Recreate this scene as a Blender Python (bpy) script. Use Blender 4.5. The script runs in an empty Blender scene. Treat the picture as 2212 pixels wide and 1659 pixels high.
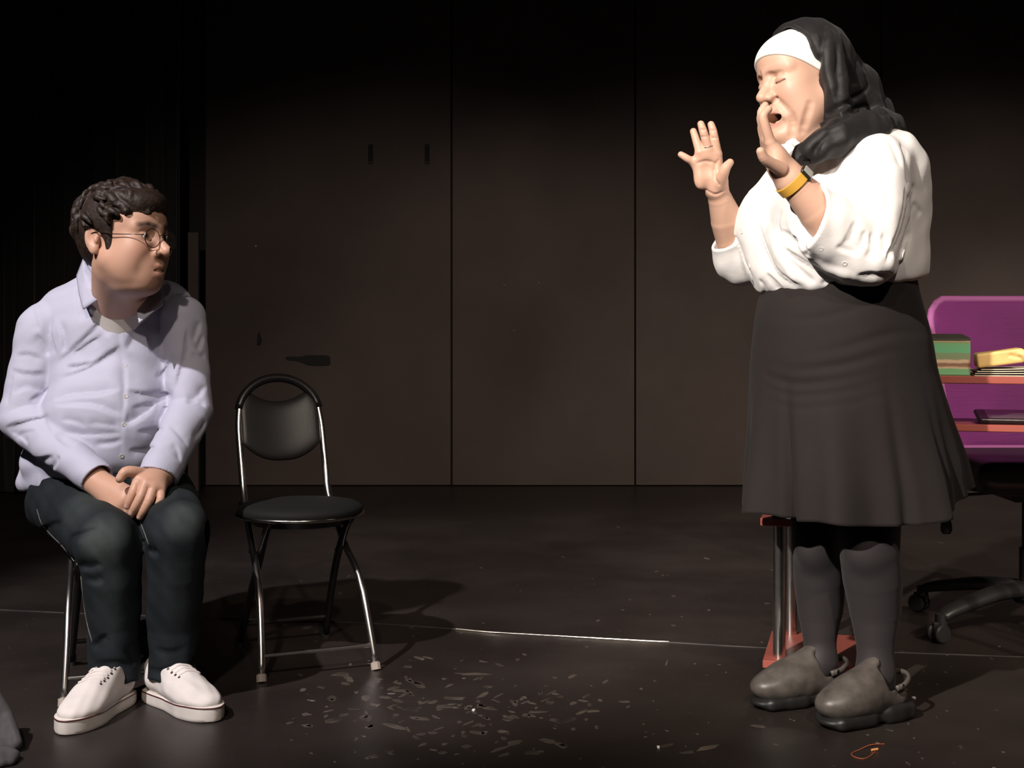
import bpy, math, random
import numpy as np
from mathutils import Vector, Matrix

# ------------------------------------------------------------------ camera, world, lights
FPX, CX, HY, CAMZ = 2860.0, 1106.0, 700.0, 0.93      # focal length in px, principal column, horizon row, eye height
scene = bpy.context.scene
COL = scene.collection
cam_d = bpy.data.cameras.new('camera'); cam = bpy.data.objects.new('camera', cam_d); COL.objects.link(cam)
cam.location = (0, 0, CAMZ); cam.rotation_euler = (math.radians(90), 0, 0)
cam_d.sensor_width = 36.0; cam_d.lens = FPX / 2212.0 * 36.0
cam_d.shift_y = -(829.5 - HY) / 2212.0
cam_d.clip_end = 60
scene.camera = cam
world = bpy.data.worlds.new('dark_theatre'); scene.world = world; world.use_nodes = True
world.node_tree.nodes['Background'].inputs[0].default_value = (0.55, 0.6, 0.7, 1)
world.node_tree.nodes['Background'].inputs[1].default_value = 0.006
vs = scene.view_settings
vs.view_transform = 'Standard'; vs.look = 'None'; vs.gamma = 1.0; vs.use_curve_mapping = False
vs.exposure = 0.0

def spot(name, loc, aim, power, angle, blend, color, size):
    d = bpy.data.lights.new(name, 'SPOT'); o = bpy.data.objects.new(name, d); COL.objects.link(o)
    o.location = loc
    o.rotation_euler = (Vector(aim) - Vector(loc)).to_track_quat('-Z', 'Y').to_euler()
    d.energy = power; d.spot_size = math.radians(angle); d.spot_blend = blend; d.color = color; d.shadow_soft_size = size
    return o
# stage lanterns hung above the audience
spot('stage_lantern_key', (-2.3, -0.9, 3.6), (1.0, 3.3, 1.15), 2050, 30, 0.6, (1.0, 0.92, 0.84), 0.05)
spot('stage_lantern_side', (-2.75, 0.1, 4.5), (-1.0, 3.5, 0.8), 1380, 28, 0.6, (0.99, 0.94, 0.97), 0.06)
spot('stage_lantern_desk', (3.2, -0.6, 3.7), (1.72, 3.65, 0.75), 560, 18, 0.6, (1.0, 0.88, 0.76), 0.06)
for wash_x, wash_p in ((-0.7, 500), (1.0, 560), (2.8, 680)):
    spot('stage_lantern_wash', (wash_x, -2.0, 4.4), (wash_x, 5.95, 0.0), wash_p, 35, 0.5, (1.0, 0.86, 0.74), 0.10)

# ------------------------------------------------------------------ materials
MATS = {}
def material(name, color, rough=0.6, metal=0.0, spec=0.5, noise=None, bump=None, sss=0.0, vcol=False, sheen=0.0, trans=0.0, aniso=None, coat=0.0):
    """noise=(scale, amount) colour variation, bump=(scale, strength, distance) fine relief, vcol: multiply by the mesh colours"""
    if name in MATS: return MATS[name]
    m = bpy.data.materials.new(name); m.use_nodes = True; MATS[name] = m
    nt = m.node_tree; n = nt.nodes; L = nt.links; b = n['Principled BSDF']
    b.inputs['Base Color'].default_value = (*color, 1); b.inputs['Roughness'].default_value = rough
    b.inputs['Metallic'].default_value = metal; b.inputs['Specular IOR Level'].default_value = spec
    b.inputs['Coat Weight'].default_value = coat
    if sss:
        b.inputs['Subsurface Weight'].default_value = sss
        b.inputs['Subsurface Radius'].default_value = (1.0, 0.35, 0.2); b.inputs['Subsurface Scale'].default_value = 0.006
    if sheen:
        b.inputs['Sheen Weight'].default_value = sheen; b.inputs['Sheen Roughness'].default_value = 0.5
    if trans: b.inputs['Transmission Weight'].default_value = trans
    tc = n.new('ShaderNodeTexCoord')
    src = None
    if vcol:
        a = n.new('ShaderNodeVertexColor'); a.layer_name = 'Col'; src = a.outputs['Color']
    if noise:
        t = n.new('ShaderNodeTexNoise'); t.inputs['Scale'].default_value = noise[0]; t.inputs['Detail'].default_value = 5
        L.new(tc.outputs['Object'], t.inputs['Vector'])
        r = n.new('ShaderNodeMapRange'); r.inputs[1].default_value = 0.3; r.inputs[2].default_value = 0.7
        r.inputs[3].default_value = 1 - noise[1]; r.inputs[4].default_value = 1 + noise[1]
        L.new(t.outputs['Fac'], r.inputs[0])
        x = n.new('ShaderNodeMix'); x.data_type = 'RGBA'; x.blend_type = 'MULTIPLY'; x.inputs[0].default_value = 1
        x.inputs[6].default_value = (*color, 1)
        if src: L.new(src, x.inputs[6])
        L.new(r.outputs[0], x.inputs[7]); src = x.outputs[2]
    if src: L.new(src, b.inputs['Base Color'])
    if bump:
        t = n.new('ShaderNodeTexNoise'); t.inputs['Scale'].default_value = bump[0]; t.inputs['Detail'].default_value = 6
        L.new(tc.outputs['Object'], t.inputs['Vector'])
        if aniso:
            mp = n.new('ShaderNodeMapping'); mp.inputs['Scale'].default_value = aniso
            L.new(tc.outputs['Object'], mp.inputs['Vector']); L.new(mp.outputs[0], t.inputs['Vector'])
        bp = n.new('ShaderNodeBump'); bp.inputs['Strength'].default_value = bump[1]; bp.inputs['Distance'].default_value = bump[2]
        L.new(t.outputs['Fac'], bp.inputs['Height']); L.new(bp.outputs[0], b.inputs['Normal'])
    return m

# ------------------------------------------------------------------ scene graph helpers
def at(px, py, D):
    """the point at depth D seen at photograph pixel (px, py)"""
    return np.array([(px - CX) * D / FPX, D, CAMZ - (py - HY) * D / FPX])
def floor_at(px, py):
    return at(px, py, CAMZ * FPX / (py - HY))
def empty(name, loc, label, cat, group=None, rz=0.0):
    o = bpy.data.objects.new(name, None); COL.objects.link(o); o.empty_display_size = 0.05
    o.location = loc; o.rotation_euler = (0, 0, rz); tag(o, label, cat, group); return o
def tag(o, label=None, cat=None, group=None, kind=None):
    if label: o['label'] = label
    if cat: o['category'] = cat
    if group: o['group'] = group
    if kind: o['kind'] = kind
    return o
def mk(name, V, Fc, mat, parent=None, smooth=True, col=None, world=True):
    """one mesh object from numpy/list data given in world coordinates (world) or the parent's own coordinates"""
    me = bpy.data.meshes.new(name)
    V = np.asarray(V, dtype=np.float32)
    if isinstance(Fc, np.ndarray):
        k = Fc.shape[1]; nf = len(Fc)
        me.vertices.add(len(V)); me.vertices.foreach_set('co', V.ravel())
        me.loops.add(nf * k); me.loops.foreach_set('vertex_index', Fc.astype(np.int32).ravel())
        me.polygons.add(nf); me.polygons.foreach_set('loop_start', np.arange(0, nf * k, k, dtype=np.int32))
        me.update(calc_edges=True)
    else:
        me.from_pydata(V.tolist(), [], Fc)
    if smooth is True: me.polygons.foreach_set('use_smooth', np.ones(len(me.polygons), dtype=bool))
    if col is not None:
        ca = me.color_attributes.new('Col', 'FLOAT_COLOR', 'POINT')
        c4 = np.ones((len(V), 4), np.float32); c4[:, :3] = col; ca.data.foreach_set('color', c4.ravel())
    me.materials.append(mat)
    o = bpy.data.objects.new(name, me); COL.objects.link(o)
    if parent is not None:
        o.parent = parent
        if world:
            r = root_matrix(parent)
            o.matrix_parent_inverse = r.inverted()
    if smooth == 'auto':
        me.polygons.foreach_set('use_smooth', np.ones(len(me.polygons), dtype=bool))
        me.set_sharp_from_angle(angle=math.radians(38))
    return o
def root_matrix(o):
    m = Matrix.LocRotScale(o.location, o.rotation_euler, o.scale)
    if o.parent is not None: m = root_matrix(o.parent) @ o.matrix_parent_inverse @ m
    return m
def copy_tree(o, parent=None):
    c = o.copy(); COL.objects.link(c)
    if parent is not None: c.parent = parent
    for ch in [x for x in bpy.data.objects if x.parent == o]: copy_tree(ch, c)
    return c

class MB:
    """collects simple shapes into one mesh"""
    def __init__(s): s.v = []; s.f = []
    def add(s, V, Fc):
        n = len(s.v); s.v += [tuple(map(float, p)) for p in V]; s.f += [tuple(int(i) + n for i in f) for f in Fc]; return s
    def box(s, lo, hi, bev=0.0, M=None):
        lo = np.array(lo, float); hi = np.array(hi, float); c = (lo + hi) / 2; e = (hi - lo) / 2
        V = []; 
        if bev <= 0:
            for x in (-1, 1):
                for y in (-1, 1):
                    for z in (-1, 1): V.append(c + e * (x, y, z))
            Fc = [(0, 1, 3, 2), (4, 6, 7, 5), (0, 4, 5, 1), (2, 3, 7, 6), (0, 2, 6, 4), (1, 5, 7, 3)]
        else:
            i = e - bev; ids = {}
            for x in (-1, 1):
                for y in (-1, 1):
                    for z in (-1, 1):
                        for a in range(3):
                            p = np.array([x, y, z]) * i; p[a] = (x, y, z)[a] * e[a]
                            ids[(x, y, z, a)] = len(V); V.append(c + p)
            Fc = []
            for a in range(3):
                b1, b2 = [q for q in range(3) if q != a]
                for sg in (-1, 1):
                    q = []
                    for u, w in ((-1, -1), (1, -1), (1, 1), (-1, 1)):
                        t = [0, 0, 0]; t[a] = sg; t[b1] = u; t[b2] = w; q.append(ids[(*t, a)])
                    if (sg > 0) == (a == 1): q.reverse()
                    Fc.append(tuple(q))
            for a in range(3):
                b1, b2 = [q for q in range(3) if q != a]
                for u in (-1, 1):
                    for w in (-1, 1):
                        q = []
                        for (t_, f_) in ((-1, b1), (1, b1), (1, b2), (-1, b2)):
                            t = [0, 0, 0]; t[a] = t_; t[b1] = u; t[b2] = w; q.append(ids[(*t, f_)])
                        Fc.append(tuple(q))
            for x in (-1, 1):
                for y in (-1, 1):
                    for z in (-1, 1): Fc.append(tuple(ids[(x, y, z, a)] for a in range(3)))
        V = np.array(V)
        if M is not None: V = V @ np.array(M)[:3, :3].T + np.array(M)[:3, 3]
        return s.add(V, Fc)
    def tube(s, P, r, n=12, caps=True, sq=None):
        V, Fc = sweep(P, r, n, caps); return s.add(V, Fc)
    def lathe(s, prof, c, n=24, axis='z', M=None):
        prof = [(max(r, 0.0001), h) for r, h in prof]
        V = []; Fc = []
        for r, h in prof:
            for i in range(n):
                a = 2 * math.pi * i / n; V.append((r * math.cos(a), r * math.sin(a), h))
        for j in range(len(prof) - 1):
            for i in range(n): Fc.append((j * n + i, j * n + (i + 1) % n, (j + 1) * n + (i + 1) % n, (j + 1) * n + i))
        Fc.append(tuple(range(n))[::-1]); Fc.append(tuple((len(prof) - 1) * n + i for i in range(n)))
        V = np.array(V)
        if M is not None: V = V @ np.array(M)[:3, :3].T
        return s.add(V + np.array(c), Fc)
    def build(s, name, mat, parent=None, smooth='auto', world=True, fix=True):
        o = mk(name, s.v, s.f, mat, parent, smooth=False, world=world)
        import bmesh
        bm = bmesh.new(); bm.from_mesh(o.data); bmesh.ops.recalc_face_normals(bm, faces=bm.faces); bm.to_mesh(o.data); bm.free()
        if smooth == 'auto':
            o.data.polygons.foreach_set('use_smooth', np.ones(len(o.data.polygons), dtype=bool)); o.data.set_sharp_from_angle(angle=math.radians(35))
        elif smooth: o.data.polygons.foreach_set('use_smooth', np.ones(len(o.data.polygons), dtype=bool))
        return o
def resample(P, n):
    """smooth Catmull-Rom through the points, n samples"""
    P = np.asarray(P, float)
    Q = np.vstack([2 * P[0] - P[1], P, 2 * P[-1] - P[-2]])
    out = []
    for t in np.linspace(0, len(P) - 1 - 1e-6, n):
        i = int(t); u = t - i; a, b, c, d = Q[i], Q[i + 1], Q[i + 2], Q[i + 3]
        out.append(0.5 * ((2 * b) + (c - a) * u + (2 * a - 5 * b + 4 * c - d) * u * u + (3 * b - a - 3 * c + d) * u ** 3))
    return np.array(out)
def sweep(P, r, n=12, caps=True, flat=None, up=None):
    P = np.asarray(P, float); m = len(P); r = np.broadcast_to(np.asarray(r, float), (m,))
    T = np.gradient(P, axis=0); T /= np.linalg.norm(T, axis=1)[:, None] + 1e-12
    u = np.array([0, 0, 1.0]) if up is None else np.array(up, float)
    if abs(T[0] @ u) > 0.95: u = np.array([1.0, 0, 0])
    V = []
    for i in range(m):
        u = u - T[i] * (u @ T[i]); u /= np.linalg.norm(u) + 1e-12; w = np.cross(T[i], u)
        for k in range(n):
            a = 2 * math.pi * k / n
            V.append(P[i] + r[i] * (math.cos(a) * u * (flat or 1.0) + math.sin(a) * w))
    Fc = [(i * n + k, i * n + (k + 1) % n, (i + 1) * n + (k + 1) % n, (i + 1) * n + k) for i in range(m - 1) for k in range(n)]
    if caps: Fc += [tuple(range(n))[::-1], tuple((m - 1) * n + k for k in range(n))]
    return V, Fc

# ------------------------------------------------------------------ implicit surfaces: solid shapes blended on a grid, then skinned
def smin(a, b, k):
    if k <= 0: return np.minimum(a, b)
    h = np.maximum(k - np.abs(a - b), 0) / k
    return np.minimum(a, b) - h * h * (k * 0.25)
class Field:
    def __init__(s, lo, hi, h):
        s.lo = np.array(lo, float); s.h = h
        s.n = np.ceil((np.array(hi, float) - s.lo) / h).astype(int) + 1
        s.d = np.full(s.n, 0.3, np.float32)
        s.ax = [(s.lo[i] + h * np.arange(s.n[i])).astype(np.float32) for i in range(3)]
    def like(s):
        f = Field(s.lo, s.lo, s.h); f.n = s.n; f.ax = s.ax; f.d = np.full(s.n, 0.3, np.float32); return f
    def sl(s, lo, hi):
        r = []
        for i in range(3):
            a = max(0, int(math.floor((lo[i] - s.lo[i]) / s.h))); b = min(int(s.n[i]), int(math.ceil((hi[i] - s.lo[i]) / s.h)) + 1)
            if a >= b: return None
            r.append(slice(a, b))
        return tuple(r), s.ax[0][r[0]][:, None, None], s.ax[1][r[1]][None, :, None], s.ax[2][r[2]][None, None, :]
    def op(s, lo, hi, fn, k, mode='+'):
        m = max(k, 0.015) + 3 * s.h
        q = s.sl(np.asarray(lo) - m, np.asarray(hi) + m)
        if q is None: return s
        sl, X, Y, Z = q; e = fn(X, Y, Z).astype(np.float32)
        if mode == '+': s.d[sl] = smin(s.d[sl], e, k)
        elif mode == '-': s.d[sl] = -smin(-s.d[sl], e, k)
        return s
    def cap(s, a, b, ra, rb=None, k=0.01, mode='+'):
        a = np.asarray(a, float); b = np.asarray(b, float); rb = ra if rb is None else rb
        ba = b - a; bb = float(ba @ ba) + 1e-12; R = max(ra, rb)
        def fn(X, Y, Z):
            x, y, z = X - a[0], Y - a[1], Z - a[2]
            t = np.clip((x * ba[0] + y * ba[1] + z * ba[2]) / bb, 0, 1)
            return np.sqrt((x - t * ba[0]) ** 2 + (y - t * ba[1]) ** 2 + (z - t * ba[2]) ** 2) - (ra + (rb - ra) * t)
        return s.op(np.minimum(a, b) - R, np.maximum(a, b) + R, fn, k, mode)
    def chain(s, P, r, k=0.01, mode='+', ki=0.003):
        """a limb: consecutive tapered capsules united first, then blended into the field once"""
        P = np.asarray(P, float); r = np.broadcast_to(np.asarray(r, float), (len(P),)); R = float(r.max())
        def fn(X, Y, Z):
            o = None
            for i in range(len(P) - 1):
                a = P[i]; ba = P[i + 1] - a; bb = float(ba @ ba) + 1e-12
                x, y, z = X - a[0], Y - a[1], Z - a[2]
                t = np.clip((x * ba[0] + y * ba[1] + z * ba[2]) / bb, 0, 1)
                e = np.sqrt((x - t * ba[0]) ** 2 + (y - t * ba[1]) ** 2 + (z - t * ba[2]) ** 2) - (r[i] + (r[i + 1] - r[i]) * t)
                o = e if o is None else np.minimum(o, e)
            return o
        return s.op(P.min(0) - R, P.max(0) + R, fn, k, mode)
    def crease(s, pts, depth, ws=0.003, wl=0.02, side=1, n=None, reach=0.03):
        """a cloth fold along photograph pixels: a sharp drop on one side (side = 1: right of travel) and a long soft slope on the other"""
        ws = max(ws, 1.7 * s.h); pts = np.asarray(pts, float); n = n or max(5, 2 * len(pts)); pts = resample(pts, n)
        C = np.array([s.hit(*p) for p in pts]); lo, hi = C.min(0) - wl * 3, C.max(0) + wl * 3
        q = s.sl(lo, hi)
        if q is None: return s
        sl, X, Y, Z = q; best = np.full(s.d[sl].shape, 9.0, np.float32); sg = np.zeros_like(best); tt = np.zeros_like(best)
        for i in range(n - 1):
            a = C[i]; ba = C[i + 1] - a; bb = float(ba @ ba) + 1e-12; L = math.sqrt(bb)
            x, y, z = X - a[0], Y - a[1], Z - a[2]; t = np.clip((x * ba[0] + y * ba[1] + z * ba[2]) / bb, 0, 1)
            e = np.sqrt((x - t * ba[0]) ** 2 + (y - t * ba[1]) ** 2 + (z - t * ba[2]) ** 2)
            view = a - np.array([0, 0, CAMZ]); sv = np.cross(ba / L, view / np.linalg.norm(view))     # points to the right of travel in the picture
            f = x * sv[0] + y * sv[1] + z * sv[2]
            m = e < best; best = np.where(m, e, best); sg = np.where(m, f, sg); tt = np.where(m, (i + t) / (n - 1), tt)
        sg = sg * side
        prof = np.where(sg > 0, np.exp(-(best / ws) ** 2), np.exp(-best / wl))
        taper = np.clip(np.minimum(tt, 1 - tt) * 3.5, 0, 1); taper = taper * taper * (3 - 2 * taper)
        s.d[sl] += (depth * prof * taper).astype(np.float32); return s
    def ell(s, c, r, R=None, k=0.01, mode='+'):
        c = np.asarray(c, float); r = np.asarray(r, float) * np.ones(3); R = np.eye(3) if R is None else np.asarray(R, float)   # columns of R: the axes
        def fn(X, Y, Z):
            x, y, z = X - c[0], Y - c[1], Z - c[2]
            k0 = 0; k1 = 0
            for i in range(3):
                q = x * R[0, i] + y * R[1, i] + z * R[2, i]
                k0 = k0 + (q / r[i]) ** 2; k1 = k1 + (q / r[i] ** 2) ** 2
            k0 = np.sqrt(k0); k1 = np.sqrt(k1) + 1e-9
            return k0 * (k0 - 1) / k1
        e = np.sqrt((R ** 2) @ (r ** 2))
        return s.op(c - e, c + e, fn, k, mode)
    def box(s, c, half, R=None, rd=0.005, k=0.005, mode='+'):
        c = np.asarray(c, float); half = np.asarray(half, float); R = np.eye(3) if R is None else np.asarray(R, float)
        def fn(X, Y, Z):
            x, y, z = X - c[0], Y - c[1], Z - c[2]
            q = [np.abs(x * R[0, i] + y * R[1, i] + z * R[2, i]) - (half[i] - rd) for i in range(3)]
            o = np.sqrt(sum(np.maximum(v, 0) ** 2 for v in q))
            return o + np.minimum(np.maximum(np.maximum(q[0], q[1]), q[2]), 0) - rd
        e = np.abs(R) @ half
        return s.op(c - e, c + e, fn, k, mode)
    def plane_cut(s, p, nrm, k=0.0):
        """remove everything on the side the normal points to"""
        p = np.asarray(p, float); nrm = np.asarray(nrm, float); nrm = nrm / np.linalg.norm(nrm)
        X, Y, Z = s.ax[0][:, None, None], s.ax[1][None, :, None], s.ax[2][None, None, :]
        e = (X - p[0]) * nrm[0] + (Y - p[1]) * nrm[1] + (Z - p[2]) * nrm[2]
        s.d = -smin(-s.d, -e.astype(np.float32), k); return s
    def sample(s, P):
        q = (np.asarray(P, float) - s.lo) / s.h
        i = np.clip(np.floor(q).astype(int), 0, s.n - 2); f = np.clip(q - i, 0, 1); o = 0
        for a in (0, 1):
            for b in (0, 1):
                for c in (0, 1):
                    w = (f[:, 0] if a else 1 - f[:, 0]) * (f[:, 1] if b else 1 - f[:, 1]) * (f[:, 2] if c else 1 - f[:, 2])
                    o = o + w * s.d[i[:, 0] + a, i[:, 1] + b, i[:, 2] + c]
        return o
    def hit(s, px, py, d0=None, d1=None):
        """first surface point on the line of sight of a photograph pixel"""
        d0 = s.lo[1] if d0 is None else d0; d1 = s.ax[1][-1] if d1 is None else d1
        Ds = np.linspace(d0, d1, int((d1 - d0) / 0.002) + 2)
        P = np.stack([(px - CX) * Ds / FPX, Ds, CAMZ - (py - HY) * Ds / FPX], 1); v = s.sample(P)
        P_in = np.all((P >= s.lo) & (P <= s.lo + s.h * (s.n - 1)), axis=1); v = np.where(P_in, v, 1)
        j = np.argmax(v < 0)
        if v[j] >= 0: j = int(np.argmin(v))
        return P[j]
    def grad(s, P):
        P = np.asarray(P, float); e = s.h * 1.5; g = np.zeros(3)
        for i in range(3):
            o = np.zeros(3); o[i] = e; g[i] = s.sample([P + o])[0] - s.sample([P - o])[0]
        return g / (np.linalg.norm(g) + 1e-9)
    def groove(s, pts, r, depth, k=0.006, taper=True, n=None):
        """a crease along photograph pixels laid on the surface as it stands"""
        pts = np.asarray(pts, float); n = n or max(4, len(pts) * 3)
        pts = resample(pts, n) if len(pts) > 1 else pts
        C = []
        for p in pts:
            h = s.hit(*p); C.append(h + s.grad(h) * (r - depth))
        rr = np.full(len(C), r)
        if taper:
            t = np.linspace(0, 1, len(C)); w = np.clip(np.minimum(t, 1 - t) * 4, 0.25, 1)
            C = [c + s.grad(c) * depth * (1 - w_) for c, w_ in zip(C, w)]
        return s.chain(C, rr, k, '-')
    def ridge(s, pts, r, height, k=0.015, taper=True, n=None):
        pts = np.asarray(pts, float); n = n or max(4, len(pts) * 3); pts = resample(pts, n)
        C = []
        for i, p in enumerate(pts):
            h = s.hit(*p); t = i / (n - 1); w = np.clip(min(t, 1 - t) * 4, 0.0, 1) if taper else 1
            C.append(h - s.grad(h) * (r - height * w))
        return s.chain(C, np.full(n, r), k, '+')
    def wrinkle(s, amp, freq, seed, stretch=(1, 1, 1)):
        """low soft unevenness of cloth: sums of random waves added to the distance"""
        rs = np.random.RandomState(seed); X, Y, Z = s.ax[0][:, None, None], s.ax[1][None, :, None], s.ax[2][None, None, :]
        for _ in range(5):
            v = rs.normal(size=3) * freq * np.array(stretch); ph = rs.uniform(0, 6.28)
            s.d += (amp / 2.2 * np.sin(X * v[0] + Y * v[1] + Z * v[2] + ph)).astype(np.float32)
        return s
    def mesh(s):
        d = s.d; ins = d < 0
        cnt = np.zeros(np.array(d.shape) - 1, np.int8)
        for a in (0, 1):
            for b in (0, 1):
                for c in (0, 1):
                    cnt += ins[a:a + cnt.shape[0], b:b + cnt.shape[1], c:c + cnt.shape[2]]
        act = (cnt > 0) & (cnt < 8); idx = np.argwhere(act); N = len(idx)
        acc = np.zeros((N, 3)); num = np.zeros(N)
        cor = [(a, b, c) for a in (0, 1) for b in (0, 1) for c in (0, 1)]
        val = {o: d[idx[:, 0] + o[0], idx[:, 1] + o[1], idx[:, 2] + o[2]] for o in cor}
        for o in cor:
            for ax in range(3):
                if o[ax] == 0:
                    o2 = list(o); o2[ax] = 1; o2 = tuple(o2); v0, v1 = val[o], val[o2]
                    m = (v0 < 0) != (v1 < 0); t = v0[m] / (v0[m] - v1[m])
                    p = np.tile(np.array(o, float), (m.sum(), 1)); p[:, ax] += t; acc[m] += p; num[m] += 1
        V = s.lo + s.h * (idx + acc / num[:, None])
        vid = np.full(act.shape, -1, np.int32); vid[act] = np.arange(N)
        Q = []
        for ax in range(3):
            A = np.moveaxis(ins, ax, 0); Vd = np.moveaxis(vid, ax, 0)
            df = A[:-1] != A[1:]; df = df[:, 1:-1, 1:-1]
            e = np.argwhere(df); i, j, k = e[:, 0], e[:, 1] + 1, e[:, 2] + 1
            q = np.stack([Vd[i, j - 1, k - 1], Vd[i, j, k - 1], Vd[i, j, k], Vd[i, j - 1, k]], 1)
            inn = A[i, j, k]
            if ax == 1: inn = ~inn
            q[~inn] = q[~inn][:, ::-1]; Q.append(q)
        Q = np.vstack(Q); Q = Q[(Q >= 0).all(1)]
        return clean(V, Q)
    def build(s, name, mat, parent=None, col=None, smooth_it=2):
        V, Q = s.mesh(); V = relax(V, Q, smooth_it)
        return mk(name, V, Q, mat, parent, True, col(V) if col else None)
def clean(V, Q, least=200):
    """drop stray specks: unused points and tiny disconnected shells"""
    E = np.vstack([Q[:, [0, 1]], Q[:, [1, 2]], Q[:, [2, 3]], Q[:, [3, 0]]]); lab = np.arange(len(V))
    while True:
        m = np.minimum(lab[E[:, 0]], lab[E[:, 1]]); new = lab.copy(); np.minimum.at(new, E[:, 0], m); np.minimum.at(new, E[:, 1], m)
        for _ in range(4): new = new[new]
        if (new == lab).all(): break
        lab = new
    cnt = np.bincount(lab, minlength=len(V)); keep = cnt[lab] >= min(least, cnt.max())
    idx = np.cumsum(keep) - 1; Q = Q[keep[Q].all(1)]
    return V[keep], idx[Q]
def relax(V, Q, it):
    if not it: return V
    E = np.vstack([Q[:, [0, 1]], Q[:, [1, 2]], Q[:, [2, 3]], Q[:, [3, 0]]]); n = len(V)
    deg = np.bincount(E[:, 0], minlength=n) + np.bincount(E[:, 1], minlength=n) + 1e-9
    for i in range(2 * it):
        S = np.zeros_like(V)
        for c in range(3): S[:, c] = np.bincount(E[:, 0], V[E[:, 1], c], n) + np.bincount(E[:, 1], V[E[:, 0], c], n)
        V = V + (0.5 if i % 2 == 0 else -0.52) * (S / deg[:, None] - V)
    return V
def frame(yaw_dir, pitch=0.0, roll=0.0):
    """columns: forward, left, up.  yaw_dir: horizontal facing (x, y); pitch > 0 looks down; roll > 0 leans to its own right"""
    f = np.array([yaw_dir[0], yaw_dir[1], 0.0]); f /= np.linalg.norm(f); u = np.array([0, 0, 1.0]); l = np.cross(u, f)
    f, u = f * math.cos(pitch) - u * math.sin(pitch), u * math.cos(pitch) + f * math.sin(pitch)
    l, u = l * math.cos(roll) + u * math.sin(roll), u * math.cos(roll) - l * math.sin(roll)
    return np.stack([f, l, u], 1)
def bell(V, c, r):
    """soft 0..1 mask round a centre with radii r (in the same frame)"""
    q = ((V - np.asarray(c)) / np.asarray(r)) ** 2
    return np.clip(1.6 - 1.6 * np.sqrt(q.sum(1)) * 0.8, 0, 1)
# ------------------------------------------------------------------ the setting: black stage floor, painted flats, drape
WALL_Y = 7.6
def floor_material():
    m = bpy.data.materials.new('scuffed_black_vinyl'); m.use_nodes = True; nt = m.node_tree; n = nt.nodes; L = nt.links; b = n['Principled BSDF']
    tc = n.new('ShaderNodeTexCoord')
    big = n.new('ShaderNodeTexNoise'); big.inputs['Scale'].default_value = 2.2; big.inputs['Detail'].default_value = 6; L.new(tc.outputs['Object'], big.inputs['Vector'])
    cr = n.new('ShaderNodeValToRGB'); cr.color_ramp.elements[0].position = 0.35; cr.color_ramp.elements[0].color = (0.020, 0.015, 0.013, 1)
    cr.color_ramp.elements[1].position = 0.7; cr.color_ramp.elements[1].color = (0.036, 0.028, 0.024, 1); L.new(big.outputs['Fac'], cr.inputs['Fac'])
    # fine pale scuffs and flecks
    mp = n.new('ShaderNodeMapping'); mp.inputs['Rotation'].default_value = (0, 0, 0.3); mp.inputs['Scale'].default_value = (1.0, 0.8, 1); L.new(tc.outputs['Object'], mp.inputs['Vector'])
    sc = n.new('ShaderNodeTexNoise'); sc.inputs['Scale'].default_value = 34; sc.inputs['Detail'].default_value = 4; sc.inputs['Roughness'].default_value = 0.65; L.new(mp.outputs[0], sc.inputs['Vector'])
    sr = n.new('ShaderNodeMapRange'); sr.inputs[1].default_value = 0.665; sr.inputs[2].default_value = 0.74; L.new(sc.outputs['Fac'], sr.inputs[0])
    mx = n.new('ShaderNodeMix'); mx.data_type = 'RGBA'; mx.inputs[7].default_value = (0.085, 0.075, 0.066, 1)
    L.new(sr.outputs[0], mx.inputs[0]); L.new(cr.outputs['Color'], mx.inputs[6]); L.new(mx.outputs[2], b.inputs['Base Color'])
    rr = n.new('ShaderNodeMapRange'); rr.inputs[3].default_value = 0.30; rr.inputs[4].default_value = 0.52; L.new(big.outputs['Fac'], rr.inputs[0]); L.new(rr.outputs[0], b.inputs['Roughness'])
    b.inputs['Specular IOR Level'].default_value = 0.42
    bp = n.new('ShaderNodeBump'); bp.inputs['Strength'].default_value = 0.25; bp.inputs['Distance'].default_value = 0.004
    n2 = n.new('ShaderNodeTexNoise'); n2.inputs['Scale'].default_value = 11; n2.inputs['Detail'].default_value = 5; L.new(tc.outputs['Object'], n2.inputs['Vector'])
    L.new(n2.outputs['Fac'], bp.inputs['Height']); L.new(bp.outputs[0], b.inputs['Normal'])
    return m
FLOOR = floor_material()
fl = MB().box((-5.5, -1.5, -0.06), (5.5, WALL_Y + 0.35, 0.0)).build('floor', FLOOR, smooth=False)
tag(fl, 'scuffed black vinyl stage floor', 'floor', kind='structure')
# the joint between two vinyl sheets: a thin welted strip, its shine in the middle put in as a brighter metallic length
seam_px = [(-60, 1316), (0, 1318), (180, 1326), (420, 1334), (640, 1342), (815, 1348), (1000, 1361), (1100, 1370), (1290, 1380), (1440, 1388), (1650, 1400), (1930, 1410), (2212, 1420), (2320, 1424)]
SP = resample([floor_at(*p) for p in seam_px], 80)
seamP = SP.copy(); seamP[:, 2] = 0.0005
MB().tube(seamP, 0.0028, 8).build('seam_strip', material('worn_strip', (0.032, 0.027, 0.025), 0.6, 0.0, 0.3, noise=(9, 0.6)), fl)
shine = resample([floor_at(*p) for p in [(985, 1360), (1060, 1367), (1160, 1373), (1290, 1380), (1400, 1386), (1445, 1388)]], 30); shine[:, 2] = 0.0022
MB().tube(shine, 0.0022, 8).build('seam_shine', material('seam_shine_metal', (0.75, 0.66, 0.52), 0.30, 0.9, noise=(30, 0.3)), fl)
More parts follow.
